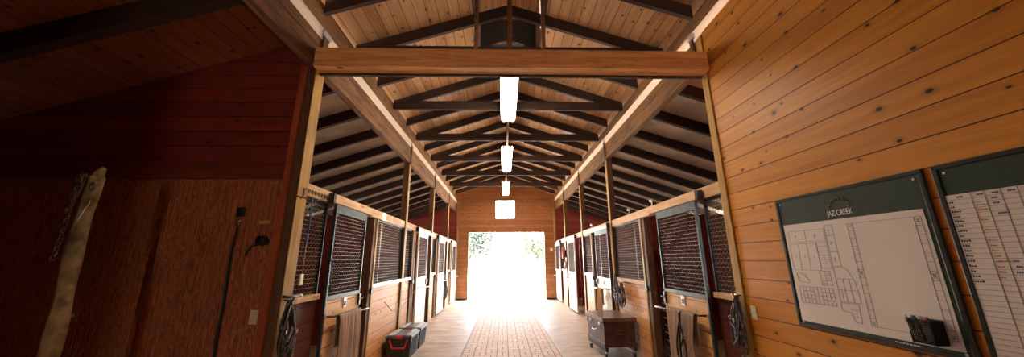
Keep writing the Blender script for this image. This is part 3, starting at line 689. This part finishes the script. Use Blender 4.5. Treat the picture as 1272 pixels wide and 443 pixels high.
halter(-1, 11.55, 0.92, 0.62, 0.26, 'dark halter bundle on the far door bar ' + A, seed=15, n=7, spread=0.12, dX=-0.10)
halter(1, 4.02, 0.985, 0.6, 0.2, 'black strap looped over the beige blanket on the near door', ('leather', 'black'), seed=21, n=2, spread=0.1, dX=-0.22, hook=False)

# ------------------------------------------------------------------ plastic totes
def tote(y0, y1, label, x0=-2.07, x1=-1.62, zt=0.37):
    cx, cy = (x0 + x1) / 2, (y0 + y1) / 2
    t = thing('storage_tote', (cx, cy, 0), label, 'storage box', 'black plastic totes beside the stall')
    i0, i1 = 0.035, 0.012
    def ringp(ins, z): return [(x0 + ins, y0 + ins, z), (x1 - ins, y0 + ins, z), (x1 - ins, y1 - ins, z), (x0 + ins, y1 - ins, z)]
    m = MB().hexa(ringp(i0, 0.0) + ringp(i1, zt - 0.05))
    W = x1 - x0
    for k in range(6):
        f = 0.1 + k * 0.16
        for (ya, sg) in ((y0, 1), (y1, -1)):
            xx = x0 + 0.06 + f * (W - 0.16)
            m.bar((xx, ya + sg * i0, 0.02), (xx, ya + sg * i1, zt - 0.06), 0.012, 0.012)
        yy = y0 + 0.05 + f * (y1 - y0 - 0.14)
        m.bar((x1 - i0, yy, 0.02), (x1 - i1, yy, zt - 0.06), 0.012, 0.012, (1, 0, 0))
    m.build('tub', 'tote', t, 0.006)
    lid = MB().box(x0, x1, y0, y1, zt - 0.05, zt - 0.02).box(x0 + 0.03, x1 - 0.03, y0 + 0.03, y1 - 0.03, zt - 0.02, zt - 0.005).build('lid', 'tote_lid', t, 0.006)
    r = MB()
    for a, b_ in ((x0 + 0.05, x0 + 0.12), (x1 - 0.12, x1 - 0.05)): r.box(a, b_, y0 + 0.02, y1 - 0.02, zt - 0.012, zt + 0.003)
    for k in range(7):
        yy = y0 + 0.05 + k * (y1 - y0 - 0.1) / 6
        for xx in (x0 + 0.012, x1 - 0.022): r.box(xx, xx + 0.012, yy - 0.02, yy + 0.02, zt - 0.02, zt - 0.008)
    r.build('lit_lid_edge', 'galv', lid)  # pale grey paints the light catching the black lid's edges
    mx = cx; h = MB(); yf = y0 + 0.004
    pts = [(mx - 0.15, yf + 0.004, zt - 0.075), (mx - 0.10, yf + 0.008, zt - 0.20), (mx + 0.10, yf + 0.008, zt - 0.20), (mx + 0.15, yf + 0.004, zt - 0.075)]
    for a, b_ in zip(pts[:-1], pts[1:]): h.bar(a, b_, 0.024, 0.022, (0, 1, 0))
    h.build('red_handle', 'red', t, 0.002)
    MB().box(mx - 0.06, mx + 0.06, y0 - 0.006, y0 + 0.03, zt - 0.055, zt - 0.01).build('clamp', 'red', t, 0.003)
tote(6.03, 6.60, 'black plastic tote with red handle bracket, front one of the pair by the stall')
tote(6.68, 7.25, 'black plastic tote behind the front tote, beside the post')

# ------------------------------------------------------------------ wooden tack trunk on a dolly
tk = thing('tack_trunk', (1.815, 6.28, 0), 'dark brown wooden tack trunk on casters against the whiteboard side stalls', 'trunk')
def tbx(mb, x0, x1, y0, y1, z0, z1):
    c, sn = math.cos(math.radians(5)), math.sin(math.radians(5)); v = []
    for z in (z0, z1):
        for x, y in ((x0, y0), (x1, y0), (x1, y1), (x0, y1)): v.append((1.815 + x * c - y * sn, 6.28 + x * sn + y * c, z))
    return mb.hexa(v)
tbx(MB(), -0.27, 0.27, -0.40, 0.40, 0.20, 0.58).build('body', 'trunk', tk, 0.006)
lid = tbx(MB(), -0.30, 0.30, -0.43, 0.43, 0.58, 0.635).build('lid', 'trunk_lid', tk, 0.006)
tbx(tbx(MB(), -0.304, 0.304, -0.434, 0.434, 0.556, 0.582), -0.285, 0.285, -0.415, 0.415, 0.18, 0.235).build('trim_band', 'trunk', tk, 0.004)
tbx(tbx(MB(), -0.06, 0.06, -0.406, -0.40, 0.43, 0.44), -0.05, 0.03, -0.406, -0.40, 0.375, 0.385).build('name_plate', 'brass', tk)
for y in (-0.22, 0.22): tbx(MB(), -0.285, -0.27, y - 0.03, y + 0.03, 0.50, 0.60).build('latch', 'chrome', tk)
m = MB(); c, sn = math.cos(math.radians(5)), math.sin(math.radians(5))
m.tube([(1.815 - 0.27 * c - y * sn, 6.28 - 0.27 * sn + y * c, 0.42) if abs(y) > 0.06 else (1.815 - 0.31 * c - y * sn, 6.28 - 0.31 * sn + y * c, 0.40) for y in (-0.08, -0.05, 0.05, 0.08)], 0.009, 8)
m.build('side_handle', 'chrome', tk)
tbx(tbx(MB(), -0.27, -0.22, -0.42, 0.42, 0.12, 0.18), 0.22, 0.27, -0.42, 0.42, 0.12, 0.18).build('dolly', 'black', tk)
for x in (-0.245, 0.245):
    for y in (-0.36, 0.36):
        px, py = 1.815 + x * c - y * sn, 6.28 + x * sn + y * c
        w_ = MB().tube([(px - 0.014, py, 0.04), (px + 0.014, py, 0.04)], 0.04, 16).build('caster', 'black', tk, smooth=False)
        MB().box(px - 0.022, px - 0.016, py - 0.015, py + 0.015, 0.03, 0.125).box(px + 0.016, px + 0.022, py - 0.015, py + 0.015, 0.03, 0.125).build('fork', 'steel', w_)

# ------------------------------------------------------------------ whiteboards on the pine wall
XB = XR
def yz_box(mb, y0, y1, z0, z1, d0, d1): return mb.box(XB - d0, XB - d1, y0, y1, z0, z1)
def seg(mb, a, b_, w=0.0022, d=0.0134): mb.bar((XB - d, a[0], a[1]), (XB - d, b_[0], b_[1]), 0.001, w, (0, (b_[1] - a[1]), -(b_[0] - a[0]))) if False else mb.bar((XB - d, a[0], a[1]), (XB - d, b_[0], b_[1]), w, 0.0012, (1, 0, 0))
def poly(mb, pts, closed=True, w=0.0022):
    for i in range(len(pts) if closed else len(pts) - 1): seg(mb, pts[i], pts[(i + 1) % len(pts)], w)
def rect(mb, y0, y1, z0, z1, w=0.0022): poly(mb, [(y0, z0), (y1, z0), (y1, z1), (y0, z1)], True, w)
def board(y0, y1, z0, z1, wy0, wy1, wz0, wz1, label):
    t = thing('whiteboard', (XB, (y0 + y1) / 2, z0), label, 'whiteboard', 'green-topped whiteboards on the pine wall')
    f = MB(); e = 0.022
    yz_box(f, y0, y1, z0, z0 + e, 0.0, 0.016); yz_box(f, y0, y1, z1 - e, z1, 0.0, 0.016); yz_box(f, y0, y0 + e, z0 + e, z1 - e, 0.0, 0.016); yz_box(f, y1 - e, y1, z0 + e, z1 - e, 0.0, 0.016)
    f.build('frame', 'frame_dark', t, 0.003)
    yz_box(MB(), y0 + e, y1 - e, z0 + e, z1 - e, 0.001, 0.010).build('backing', 'board_green', t)
    yz_box(MB(), wy0, wy1, wz0, wz1, 0.010, 0.0125).build('writing_surface', 'board_white', t)
    s_ = MB()
    for y in (y0 + 0.045, y1 - 0.045):
        for z in (z1 - 0.045, z0 + 0.03): yz_box(s_, y - 0.005, y + 0.005, z - 0.006, z + 0.006, 0.010, 0.014)
    s_.build('screw', 'white', t)
    return t
b1 = board(1.646, 2.626, 1.095, 2.045, 1.690, 2.590, 1.135, 1.838, 'green-topped whiteboard with the stable name and a ruled floor plan')
g = MB()
rect(g, 2.265, 2.555, 1.703, 1.785); seg(g, (2.415, 1.785), (2.415, 1.703))
rect(g, 2.345, 2.567, 1.50, 1.69); seg(g, (2.49, 1.69), (2.50, 1.50)); seg(g, (2.42, 1.69), (2.425, 1.50))
rect(g, 2.265, 2.342, 1.515, 1.693)
for k in range(1, 6): seg(g, (2.342, 1.515 + k * 0.0297), (2.265, 1.515 + k * 0.0297))
for a, b_ in ((1.74, 1.805), (1.63, 1.735), (1.53, 1.625)): rect(g, 2.20, 2.255, a, b_)
poly(g, [(2.555, 1.475), (2.484, 1.478), (2.46, 1.409), (2.547, 1.416)]); seg(g, (2.52, 1.476), (2.44, 1.42)); seg(g, (2.555, 1.475), (2.53, 1.415))
rect(g, 2.288, 2.363, 1.40, 1.497); seg(g, (2.325, 1.40), (2.325, 1.497)); seg(g, (2.363, 1.432), (2.288, 1.432)); seg(g, (2.363, 1.465), (2.288, 1.465))
rect(g, 2.292, 2.556, 1.268, 1.382); seg(g, (2.556, 1.325), (2.292, 1.325))
for k in range(1, 9): seg(g, (2.556 - k * 0.0293, 1.268), (2.556 - k * 0.0293, 1.382))
poly(g, [(2.258, 1.305), (2.255, 1.525), (2.20, 1.528), (2.165, 1.505), (2.135, 1.44), (2.128, 1.345), (2.128, 1.305)]); seg(g, (2.257, 1.45), (2.14, 1.45)); seg(g, (2.257, 1.38), (2.13, 1.38)); seg(g, (2.21, 1.45), (2.21, 1.31)); seg(g, (2.235, 1.38), (2.235, 1.305)); seg(g, (2.17, 1.45), (2.17, 1.305))
poly(g, [(2.26, 1.298), (2.146, 1.298), (2.15, 1.186), (2.19, 1.186), (2.20, 1.24), (2.26, 1.25)]); seg(g, (2.15, 1.26), (2.20, 1.26)); seg(g, (2.15, 1.22), (2.195, 1.22))
for (ya, yb) in ((2.066, 2.098), (1.706, 1.738)):
    rect(g, ya, yb, 1.18, 1.80)
    for k in range(1, 13): seg(g, (ya, 1.18 + k * 0.0477), (yb, 1.18 + k * 0.0477))
seg(g, (2.066, 1.80), (1.738, 1.80)); seg(g, (2.066, 1.182), (1.738, 1.182))
for yb in (2.082, 1.722):
    z = 1.18 + 6 * 0.0477; seg(g, (yb - 0.016, z), (yb + 0.016, z + 0.0477)); seg(g, (yb + 0.016, z), (yb - 0.016, z + 0.0477))
g.build('plan_lines', 'ink', b1)
g = MB()
def dash(mb, y, z, w=0.014, n=1, h=0.004):
    for k in range(n): mb.box(XB - 0.0124, XB - 0.0138, y - w / 2, y + w / 2, z - k * 0.010 - h / 2, z - k * 0.010 + h / 2)
for y, z, n in ((2.50, 1.75, 2), (2.34, 1.75, 3), (2.23, 1.77, 1), (2.23, 1.69, 2), (2.23, 1.585, 3), (2.082, 1.785, 1), (1.722, 1.785, 2), (2.082, 1.50, 2), (1.722, 1.50, 2), (1.722, 1.20, 2), (2.082, 1.20, 2)):
    g = MB(); dash(g, y, z, 0.014, n); g.build('plan_note', 'ink_dark', b1)
for k in (0, 1, 2, 5, 6, 7):
    for zz in (1.352, 1.30):
        g = MB(); dash(g, 2.541 - k * 0.0293 - 0.03, zz, 0.012, 1); g.build('plan_note', 'ink_dark', b1)
for y, z in ((2.53, 1.60), (2.455, 1.60), (2.38, 1.60), (2.30, 1.56), (2.30, 1.59), (2.345, 1.45), (2.305, 1.45), (2.345, 1.415), (2.305, 1.48)):
    g = MB(); dash(g, y, z, 0.010, 2, 0.003); g.build('plan_note', 'ink_red', b1)
g = MB()
for k in range(7): g.box(XB - 0.0102, XB - 0.0115, 1.98 - k * 0.017, 1.992 - k * 0.017, 1.117, 1.122)
g.build('footer_print', 'letter', b1)
# wording of the header
fc = bpy.data.curves.new('title', 'FONT'); fc.body = 'JAZ CREEK'; fc.size = 0.052; fc.extrude = 0.0006; fc.offset = 0.0; fc.space_character = 0.95
fo = bpy.data.objects.new('title_tmp', fc); COL.objects.link(fo); bpy.context.view_layer.update()
me = bpy.data.meshes.new_from_object(fo.evaluated_get(bpy.context.evaluated_depsgraph_get()))
bpy.data.objects.remove(fo)
xs = [v.co.x for v in me.vertices]; wd = max(xs) - min(xs); k_ = 0.172 / wd
for v in me.vertices:
    x, y, z = v.co; yl = 2.216 - (x - min(xs)) * k_
    v.co = Vector((XB - 0.0108 - z, yl, 1.862 + y * 1.05)) - Vector(b1['_o'])
me.materials.clear(); me.materials.append(MT['letter'])
tx = bpy.data.objects.new('title_lettering', me); COL.objects.link(tx); tx.parent = b1
g = MB()
for (y, z) in ((2.187, 1.925), (2.160, 1.955), (2.126, 1.968), (2.092, 1.955), (2.066, 1.925)):      # arc of small horseshoe marks
    a0 = math.atan2(z - 1.90, y - 2.126); pts = []
    for q_ in range(9):
        a = a0 + math.radians(-130 + q_ * 32.5); pts.append((XB - 0.0118, y + 0.010 * math.cos(a), z + 0.013 * math.sin(a)))
    g.tube(pts, 0.0035, 5)
g.build('emblem', 'emblem', b1)

b2 = board(0.60, 1.606, 1.095, 2.045, 0.64, 1.590, 1.130, 1.886, 'green-topped whiteboard ruled as a name table, cut by the photo edge')
g = MB(); z = 1.860
while z > 1.14: seg(g, (0.645, z), (1.587, z), 0.0018); z -= 0.0235
for y in (1.493, 1.447, 1.395, 1.345, 1.29, 1.235, 1.18, 1.125): seg(g, (y, 1.885), (y - 0.0, 1.135), 0.0028)
g.build('table_lines', 'ink', b2)
g = MB(); rg = random.Random(4)
for k in range(17):
    zz = 1.850 - k * 0.0235; wn_ = rg.uniform(0.018, 0.04); 
    g = MB()
    for q_ in range(int(wn_ / 0.008)): g.box(XB - 0.0124, XB - 0.0138, 1.578 - q_ * 0.009 - 0.006, 1.578 - q_ * 0.009, zz - 0.005, zz + rg.uniform(0.001, 0.006))
    g.build('name_mark', 'ink_dark', b2)
for y in (1.54, 1.47, 1.42, 1.37, 1.32, 1.26, 1.20):
    g = MB()
    for q_ in range(4): g.box(XB - 0.0124, XB - 0.0138, y - q_ * 0.006, y - q_ * 0.006 + 0.004, 1.868, 1.875)
    g.build('column_heading', 'ink_dark', b2)
g = MB()
for k in (1, 2, 4, 6, 8, 9, 10, 11, 12, 12, 13, 14, 15):
    zz = 1.848 - k * 0.0235; wn_ = rg.uniform(0.02, 0.045)
    g = MB()
    for q_ in range(int(wn_ / 0.007)): g.box(XB - 0.0124, XB - 0.0138, 1.486 - q_ * 0.008 - 0.006, 1.486 - q_ * 0.008, zz - 0.004, zz + rg.uniform(0.0, 0.005))
    g.build('orange_mark', 'ink_orange', b2)
g = MB()
for k, y in ((0, 1.43), (1, 1.43), (3, 1.425), (3, 1.41), (12, 1.435), (13, 1.43), (14, 1.435), (14, 1.41), (15, 1.42)):
    zz = 1.848 - k * 0.0235
    g = MB()
    for q_ in range(3): g.box(XB - 0.0124, XB - 0.0138, y - q_ * 0.007 - 0.005, y - q_ * 0.007, zz - 0.004, zz + 0.004)
    g.build('blue_mark', 'ink_blue', b2)

# wire pen cup on the first board, with pens
cupc = (XB - 0.065, 1.80, 1.15)
pc = thing('pen_cup', (XB - 0.065, 1.80, 1.15), 'black mesh pen cup stuck to the lower corner of the whiteboard', 'pen cup')
m = MB(); y0, y1, xa, xb_, z0, z1 = 1.745, 1.84, XB - 0.0155, XB - 0.085, 1.155, 1.268
m.box(xa, xb_, y0, y1, z0, z0 + 0.004)
for k in range(13):
    f = k / 12; y = y0 + (y1 - y0) * f
    for x in (xa, xb_): m.box(x - 0.001, x + 0.001, y - 0.0012, y + 0.0012, z0, z1)
    x = xb_ + (xa - xb_) * f
    for yy in (y0, y1): m.box(x - 0.0022, x + 0.0022, yy - 0.0015, yy + 0.0015, z0, z1)
for k in range(12):
    z = z0 + (z1 - z0) * k / 11
    for x in (xa, xb_): m.box(x - 0.001, x + 0.001, y0, y1, z - 0.0014, z + 0.0014)
    for yy in (y0, y1): m.box(xb_, xa, yy - 0.0015, yy + 0.0015, z - 0.0028, z + 0.0028)
m.build('mesh_basket', 'black_metal', pc)
r_ = MB()
for (a, b_) in (((xa, y0), (xa, y1)), ((xb_, y0), (xb_, y1)), ((xa, y0), (xb_, y0)), ((xa, y1), (xb_, y1))): r_.bar((a[0], a[1], z1), (b_[0], b_[1], z1), 0.007, 0.008)
r_.build('cup_rim', 'black', pc)
for k, (x, y, dx, dy, mat, lab) in enumerate(((XB - 0.075, 1.825, -0.005, 0.03, 'marker_white', 'white marker pen leaning to the outer side of the mesh cup'), (XB - 0.07, 1.815, 0.0, 0.008, 'ink_blue', 'blue capped marker pen in the mesh cup'), (XB - 0.06, 1.785, 0.0, 0.02, 'marker_white', 'pale marker pen in the middle of the mesh cup'), (XB - 0.07, 1.765, 0.0, 0.004, 'ink_red', 'red marker pen at the inner side of the mesh cup'))):
    t = thing('marker_pen', (x, y, 1.162), lab, 'pen', 'marker pens in the cup')
    p, q_ = Vector((x, y, 1.163)), Vector((x + dx, y + dy, 1.285))
    MB().tube([p, p + (q_ - p) * 0.72], 0.0085, 10).build('barrel', 'marker_white', t, smooth=True)
    MB().tube([p + (q_ - p) * 0.72, q_], 0.0095, 10).build('pen_cap', mat, t, smooth=True)

# wall plates
def plate_thing(name, x0, x1, y0, y1, z0, z1, label, cat, axis, mat='cream'):
    cx, cy, cz = (x0 + x1) / 2, (y0 + y1) / 2, (z0 + z1) / 2
    t = thing(name, (cx, cy, z0), label, cat)
    MB().box(x0, x1, y0, y1, z0, z1).build('cover_plate', mat, t, 0.0025)
    m = MB()
    if axis == 'x':
        for dz in (-0.022, 0.022): m.box(x0 - 0.003, x0, cy - 0.012, cy + 0.012, cz + dz - 0.012, cz + dz + 0.012)
    else:
        m.box(cx - 0.006, cx + 0.006, y0 - 0.008, y0, cz - 0.014, cz + 0.014)
    m.build('socket' if axis == 'x' else 'toggle', 'cream' if axis != 'x' else 'lamp_body', t)
plate_thing('wall_outlet', XR - 0.008, XR, 3.065, 3.13, 1.055, 1.17, 'cream double outlet plate low on the pine wall beside the bridle', 'outlet', 'x')
plate_thing('light_switch', -2.345, -2.275, YW - 0.009, YW, 1.045, 1.165, 'cream light switch plate on the plywood wall beside the red trim', 'switch', 'y')
plate_thing('wall_outlet', -3.90, -3.83, YW - 0.009, YW, 1.08, 1.19, 'dim brown outlet plate on the plywood wall behind the log post', 'outlet', 'y', 'rope_tan')
plate_thing('light_switch', 1.90, 2.02, LE - 0.03, LE, 1.94, 2.07, 'small cream switch box on the end wall beside the opening', 'switch', 'y')

# ------------------------------------------------------------------ plywood wall items
t = thing('wall_latch', (-2.59, YW, 1.9), 'black strap hanging from a black clip with a brass snap on the plywood wall', 'strap')
MB().box(-2.625, -2.555, YW - 0.03, YW, 2.00, 2.09).build('clip', 'black', t, 0.008)
g = MB(); g.ring((-2.59, YW - 0.03, 1.965), 0.020, 0.005, (0, 1, 0)); g.ring((-2.592, YW - 0.03, 1.925), 0.014, 0.005, (0, 1, 0), squash=1.5); g.build('snap', 'brass', t, smooth=True)
MB().tube([(-2.59, YW - 0.02, 1.91), (-2.605, YW - 0.016, 1.7), (-2.60, YW - 0.015, 1.45), (-2.585, YW - 0.015, 1.2), (-2.59, YW - 0.015, 0.95), (-2.575, YW - 0.015, 0.72)], [0.010, 0.016, 0.018, 0.02, 0.022, 0.02], 8, False, 0.5).build('strap', 'black', t, smooth=True)
t = thing('bridle_hook', (-2.36, YW, 1.7), 'round black bridle hook on the plywood wall near the switch', 'hook')
MB().tube([(-2.345, YW, 1.775), (-2.345, YW - 0.05, 1.775)], [0.05, 0.042], 18).build('hook_body', 'black', t, smooth=True)
MB().tube([(-2.36, YW - 0.03, 1.74), (-2.42, YW - 0.04, 1.72), (-2.455, YW - 0.03, 1.66), (-2.46, YW - 0.03, 1.64)], 0.010, 8).tube([(-2.32, YW - 0.03, 1.75), (-2.27, YW - 0.035, 1.745), (-2.265, YW - 0.03, 1.78)], 0.008, 8).build('hook_arm', 'black', t, smooth=True)
tag(MB().box(-2.40, -2.29, YW - 0.02, YW, 1.93, 1.96).build('wood_cleat', 'tie', None, 0.003), 'short light wooden cleat above the round black hook', 'cleat')

# rustic log post with chains, standing free before the plywood wall
lx, ly = -2.99, 2.40
t = thing('log_post', (lx, ly, 0), 'peeled rustic log post draped with chains before the dark plywood wall', 'post')
pts = []; rad = []
for k in range(17):
    z = 2.19 * k / 16; f = k / 16
    pts.append((-2.925 - 0.125 * min(1, f * 1.35) + 0.006 * math.sin(k * 0.9), ly + 0.006 * math.sin(k * 0.7), z)); rad.append(0.053 - 0.012 * f + 0.005 * math.sin(k * 1.7))
MB().tube(pts, rad, 14).build('trunk_wood', 'log', t, smooth=True)
MB().tube([(pts[-1][0], ly, 2.15), (pts[-1][0] + 0.012, ly - 0.005, 2.22), (pts[-1][0] + 0.03, ly, 2.26)], [0.038, 0.028, 0.012], 10).build('broken_tip', 'log', t, smooth=True)
ch = thing('hanging_chain', (pts[-1][0], ly, 2.2), 'rusty chain looped over the top of the log post', 'chain')
g = MB(); rg = random.Random(2)
topx = pts[-1][0]
def chain(path):
    for i in range(len(path) - 1):
        p, q_ = Vector(path[i]), Vector(path[i + 1]); n = max(1, int((q_ - p).length / 0.03))
        for k in range(n):
            c_ = p + (q_ - p) * (k + 0.5) / n
            g.ring(c_, 0.015, 0.0045, (1, 0.2, 0) if k % 2 else (0.1, 1, 0), 10, 1.0)
chain([(topx - 0.03, ly - 0.065, 2.20), (topx - 0.045, ly - 0.065, 1.98), (topx - 0.035, ly - 0.07, 1.78), (topx - 0.04, ly - 0.075, 1.60)])
chain([(topx - 0.01, ly - 0.065, 2.20), (topx - 0.02, ly - 0.07, 2.05), (topx - 0.045, ly - 0.075, 1.92)])
g.build('link', 'chain', ch, smooth=True)
for c_, R_ in (((topx - 0.035, ly - 0.072, 2.15), 0.032), ((topx - 0.01, ly - 0.078, 2.10), 0.028), ((topx - 0.03, ly - 0.08, 2.04), 0.03), ((topx + 0.045, ly - 0.05, 2.11), 0.026)):
    MB().ring(c_, R_, 0.007, (0.3, 1, 0.1), 16).build('ring', 'chain', ch, smooth=True)
MB().tube([(topx + 0.05, ly - 0.05, 2.03), (topx + 0.062, ly - 0.05, 1.99), (topx + 0.045, ly - 0.055, 1.94), (topx + 0.03, ly - 0.06, 1.86)], 0.0055, 8).build('snap', 'chrome', ch, smooth=True)

# ------------------------------------------------------------------ small things near the first stall
t = thing('wire_rack', (fx(-1, -0.03), 3.38, 2.25), 'squiggly black wire hook rack at the near end of the pale rail', 'hook rack')
m = MB(); pp = [(fx(-1, -0.05), 3.19, 2.17), (fx(-1, -0.07), 3.20, 2.22), (fx(-1, -0.04), 3.23, 2.29), (fx(-1, -0.02), 3.26, 2.23)]
for k in range(7): pp += [(fx(-1, -0.03), 3.28 + k * 0.06, 2.30), (fx(-1, -0.06), 3.30 + k * 0.06, 2.25), (fx(-1, -0.03), 3.33 + k * 0.06, 2.30)]
m.tube(pp, 0.0045, 6).tube([(fx(-1, -0.005), 3.2, 2.20), (fx(-1, -0.03), 3.5, 2.205), (fx(-1, -0.03), 3.75, 2.30)], 0.005, 6); m.build('bent_wire', 'black_metal', t, smooth=True)
t = thing('rope_with_tag', (fx(-1, -0.05), 3.40, 1.4), 'blue rope hung from the near stall grille with a pale wooden block at its end', 'rope')
m = MB().tube([(fx(-1, -0.03), 3.42, 2.22), (fx(-1, -0.04), 3.41, 2.0), (fx(-1, -0.045), 3.40, 1.86)], 0.008, 8)
m.ring((fx(-1, -0.045), 3.40, 1.83), 0.02, 0.008, (1, .3, 0), 12).tube([(fx(-1, -0.045), 3.40, 1.83), (fx(-1, -0.05), 3.385, 1.76), (fx(-1, -0.045), 3.38, 1.74)], 0.010, 8)
m.build('blue_rope', 'rope_blue', t, smooth=True)
MB().tube([(fx(-1, -0.045), 3.40, 1.80), (fx(-1, -0.05), 3.39, 1.62), (fx(-1, -0.05), 3.385, 1.46)], 0.0045, 6).build('cord', 'rope_tan', t, smooth=True)
MB().box(fx(-1, -0.06), fx(-1, -0.04), 3.36, 3.41, 1.36, 1.465).build('wood_block', 'cream', t, 0.006)
t = thing('wooden_peg', (fx(-1, -0.05), 3.4, 1.25), 'wooden peg rail with pale end jutting from the near post over the bridle', 'peg')
MB().tube([(fx(-1, 0.0), 3.22, 1.275), (fx(-1, -0.03), 3.24, 1.27), (fx(-1, -0.035), 3.42, 1.262)], 0.014, 10).build('rod', 'leather', t, smooth=True)
MB().tube([(fx(-1, -0.035), 3.42, 1.262), (fx(-1, -0.036), 3.45, 1.262)], 0.016, 10).build('rod_end', 'cream', t, smooth=True)
t = thing('blue_ribbon', (fx(-1, -0.07), 3.89, 1.4), 'short blue cord tied to the near edge of the grey door', 'cord')
MB().tube([(fx(-1, -0.065), 3.90, 1.62), (fx(-1, -0.075), 3.895, 1.5), (fx(-1, -0.07), 3.90, 1.38), (fx(-1, -0.085), 3.93, 1.30)], 0.007, 8).build('cord_strand', 'rope_blue', t, smooth=True)
for k, (y, lab) in enumerate(((5.0, 'small pale bracket on the pale rail above the first open doorway'), (5.95, 'small pale bracket on the pale rail above the wide panel by the trunk'), (8.6, 'small pale bracket on the pale rail beyond the second post'))):
    t = thing('rail_bracket', (XR + 0.1, y, 2.375), lab, 'bracket', 'pale brackets on top of the whiteboard side rail')
    MB().box(XR + 0.03, XR + 0.09, y - 0.025, y + 0.025, 2.375, 2.39).box(XR + 0.05, XR + 0.065, y - 0.01, y + 0.01, 2.39, 2.45).build('foot', 'galv', t, 0.002)
    MB().tube([(XR + 0.057, y - 0.05, 2.46), (XR + 0.057, y + 0.04, 2.475)], [0.018, 0.026], 10).build('nozzle', 'galv', t, smooth=True)
# fire extinguisher on the far post
t = thing('fire_extinguisher', (XR - 0.07, 12.12, 1.55), 'red fire extinguisher hung on the far post', 'extinguisher')
ez = 1.62
pr = [(0.0, 0.045), (0.015, 0.062), (0.33, 0.062), (0.38, 0.045), (0.40, 0.022), (0.44, 0.02)]
MB().tube([(XR - 0.085, 12.11, ez + a) for a, _ in pr], [b_ for _, b_ in pr], 16).build('cylinder', 'pink_red', t, smooth=True)
MB().box(XR - 0.14, XR - 0.05, 12.10, 12.12, ez + 0.45, ez + 0.465).box(XR - 0.10, XR - 0.075, 12.095, 12.125, ez + 0.42, ez + 0.46).build('valve_handle', 'black', t)
MB().tube([(XR - 0.09, 12.09, ez + 0.43), (XR - 0.15, 12.08, ez + 0.38), (XR - 0.16, 12.08, ez + 0.1)], 0.009, 8).build('hose', 'black', t, smooth=True)
MB().box(XR - 0.028, XR, 12.07, 12.17, ez + 0.05, ez + 0.3).build('bracket', 'black_metal', t)
tag(MB().tube([(XR - 0.036, 12.1, 1.30), (XR - 0.036, 12.1, 1.50)], [0.03, 0.035], 10).build('scoop', 'cream', None, smooth=True), 'small pale feed scoop below the fire extinguisher', 'scoop')
for k, (x0, x1) in enumerate(((-2.0, -1.63), (1.73, 2.05))):
    tag(MB().box(x0, x1, LE - 0.05, LE - 0.005, 0.0, 0.07).build('kick_rail', 'black_metal', None, 0.003), ['black kick rail at the foot of the end wall beside the plywood side doors', 'black kick rail at the foot of the end wall beside the whiteboard side doors'][k], 'rail', 'black kick rails at the end wall')
# extension cord arcs by the totes
tag(MB().tube([(fx(-1, -0.02), 5.9, 0.92), (fx(-1, -0.03), 6.3, 0.72), (fx(-1, -0.03), 6.8, 0.70), (fx(-1, -0.04), 7.3, 0.80), (fx(-1, -0.05), 7.75, 0.95)], 0.006, 6).build('slack_cord', 'black', None, smooth=True), 'thin black cord slung across the stall front above the totes', 'cord')

# ------------------------------------------------------------------ trees outside
def tree(x, y, h, r, label, mat, seed, nb=900):
    rg = random.Random(seed); t = thing('tree', (x, y, -0.2), label, 'tree', 'trees beyond the opening')
    MB().tube([(x, y, -0.25), (x + 0.1, y, h * 0.3), (x, y + 0.1, h * 0.75)], [0.22, 0.16, 0.06], 10).build('trunk', 'bark', t, smooth=True)
    m = MB()
    for k in range(nb):
        a = rg.uniform(0, 2 * math.pi); c_ = rg.uniform(-1, 1); q_ = rg.random() ** 0.4
        p = Vector((x + r * q_ * math.sqrt(1 - c_ * c_) * math.cos(a), y + r * q_ * math.sqrt(1 - c_ * c_) * math.sin(a), h * 0.66 + h * 0.36 * q_ * c_))
        u = Vector((rg.gauss(0, 1), rg.gauss(0, 1), rg.gauss(0, 1))).normalized(); v = u.orthogonal().normalized(); L = rg.uniform(0.12, 0.3)
        m.add([p - u * L, p + v * L * 0.5, p + u * L, p - v * L * 0.5], [(0, 1, 2, 3)])
    m.build('foliage', mat, t)
tree(-2.0, 33, 6.6, 1.5, 'slim dark green tree seen through the opening, beside its taller edge', 'leaf_dark', 1)
tree(-4.1, 36, 4.6, 2.2, 'bright green bushy tree at the window-less edge of the opening', 'leaf', 2)
tree(3.6, 34, 5.0, 2.0, 'light green tree behind the opening on the whiteboard side', 'leaf', 3)
tree(1.2, 44, 7.0, 2.4, 'distant pale tree in the middle of the opening', 'leaf', 4, 300)

for o in S.objects:
    if '_o' in o: del o['_o']
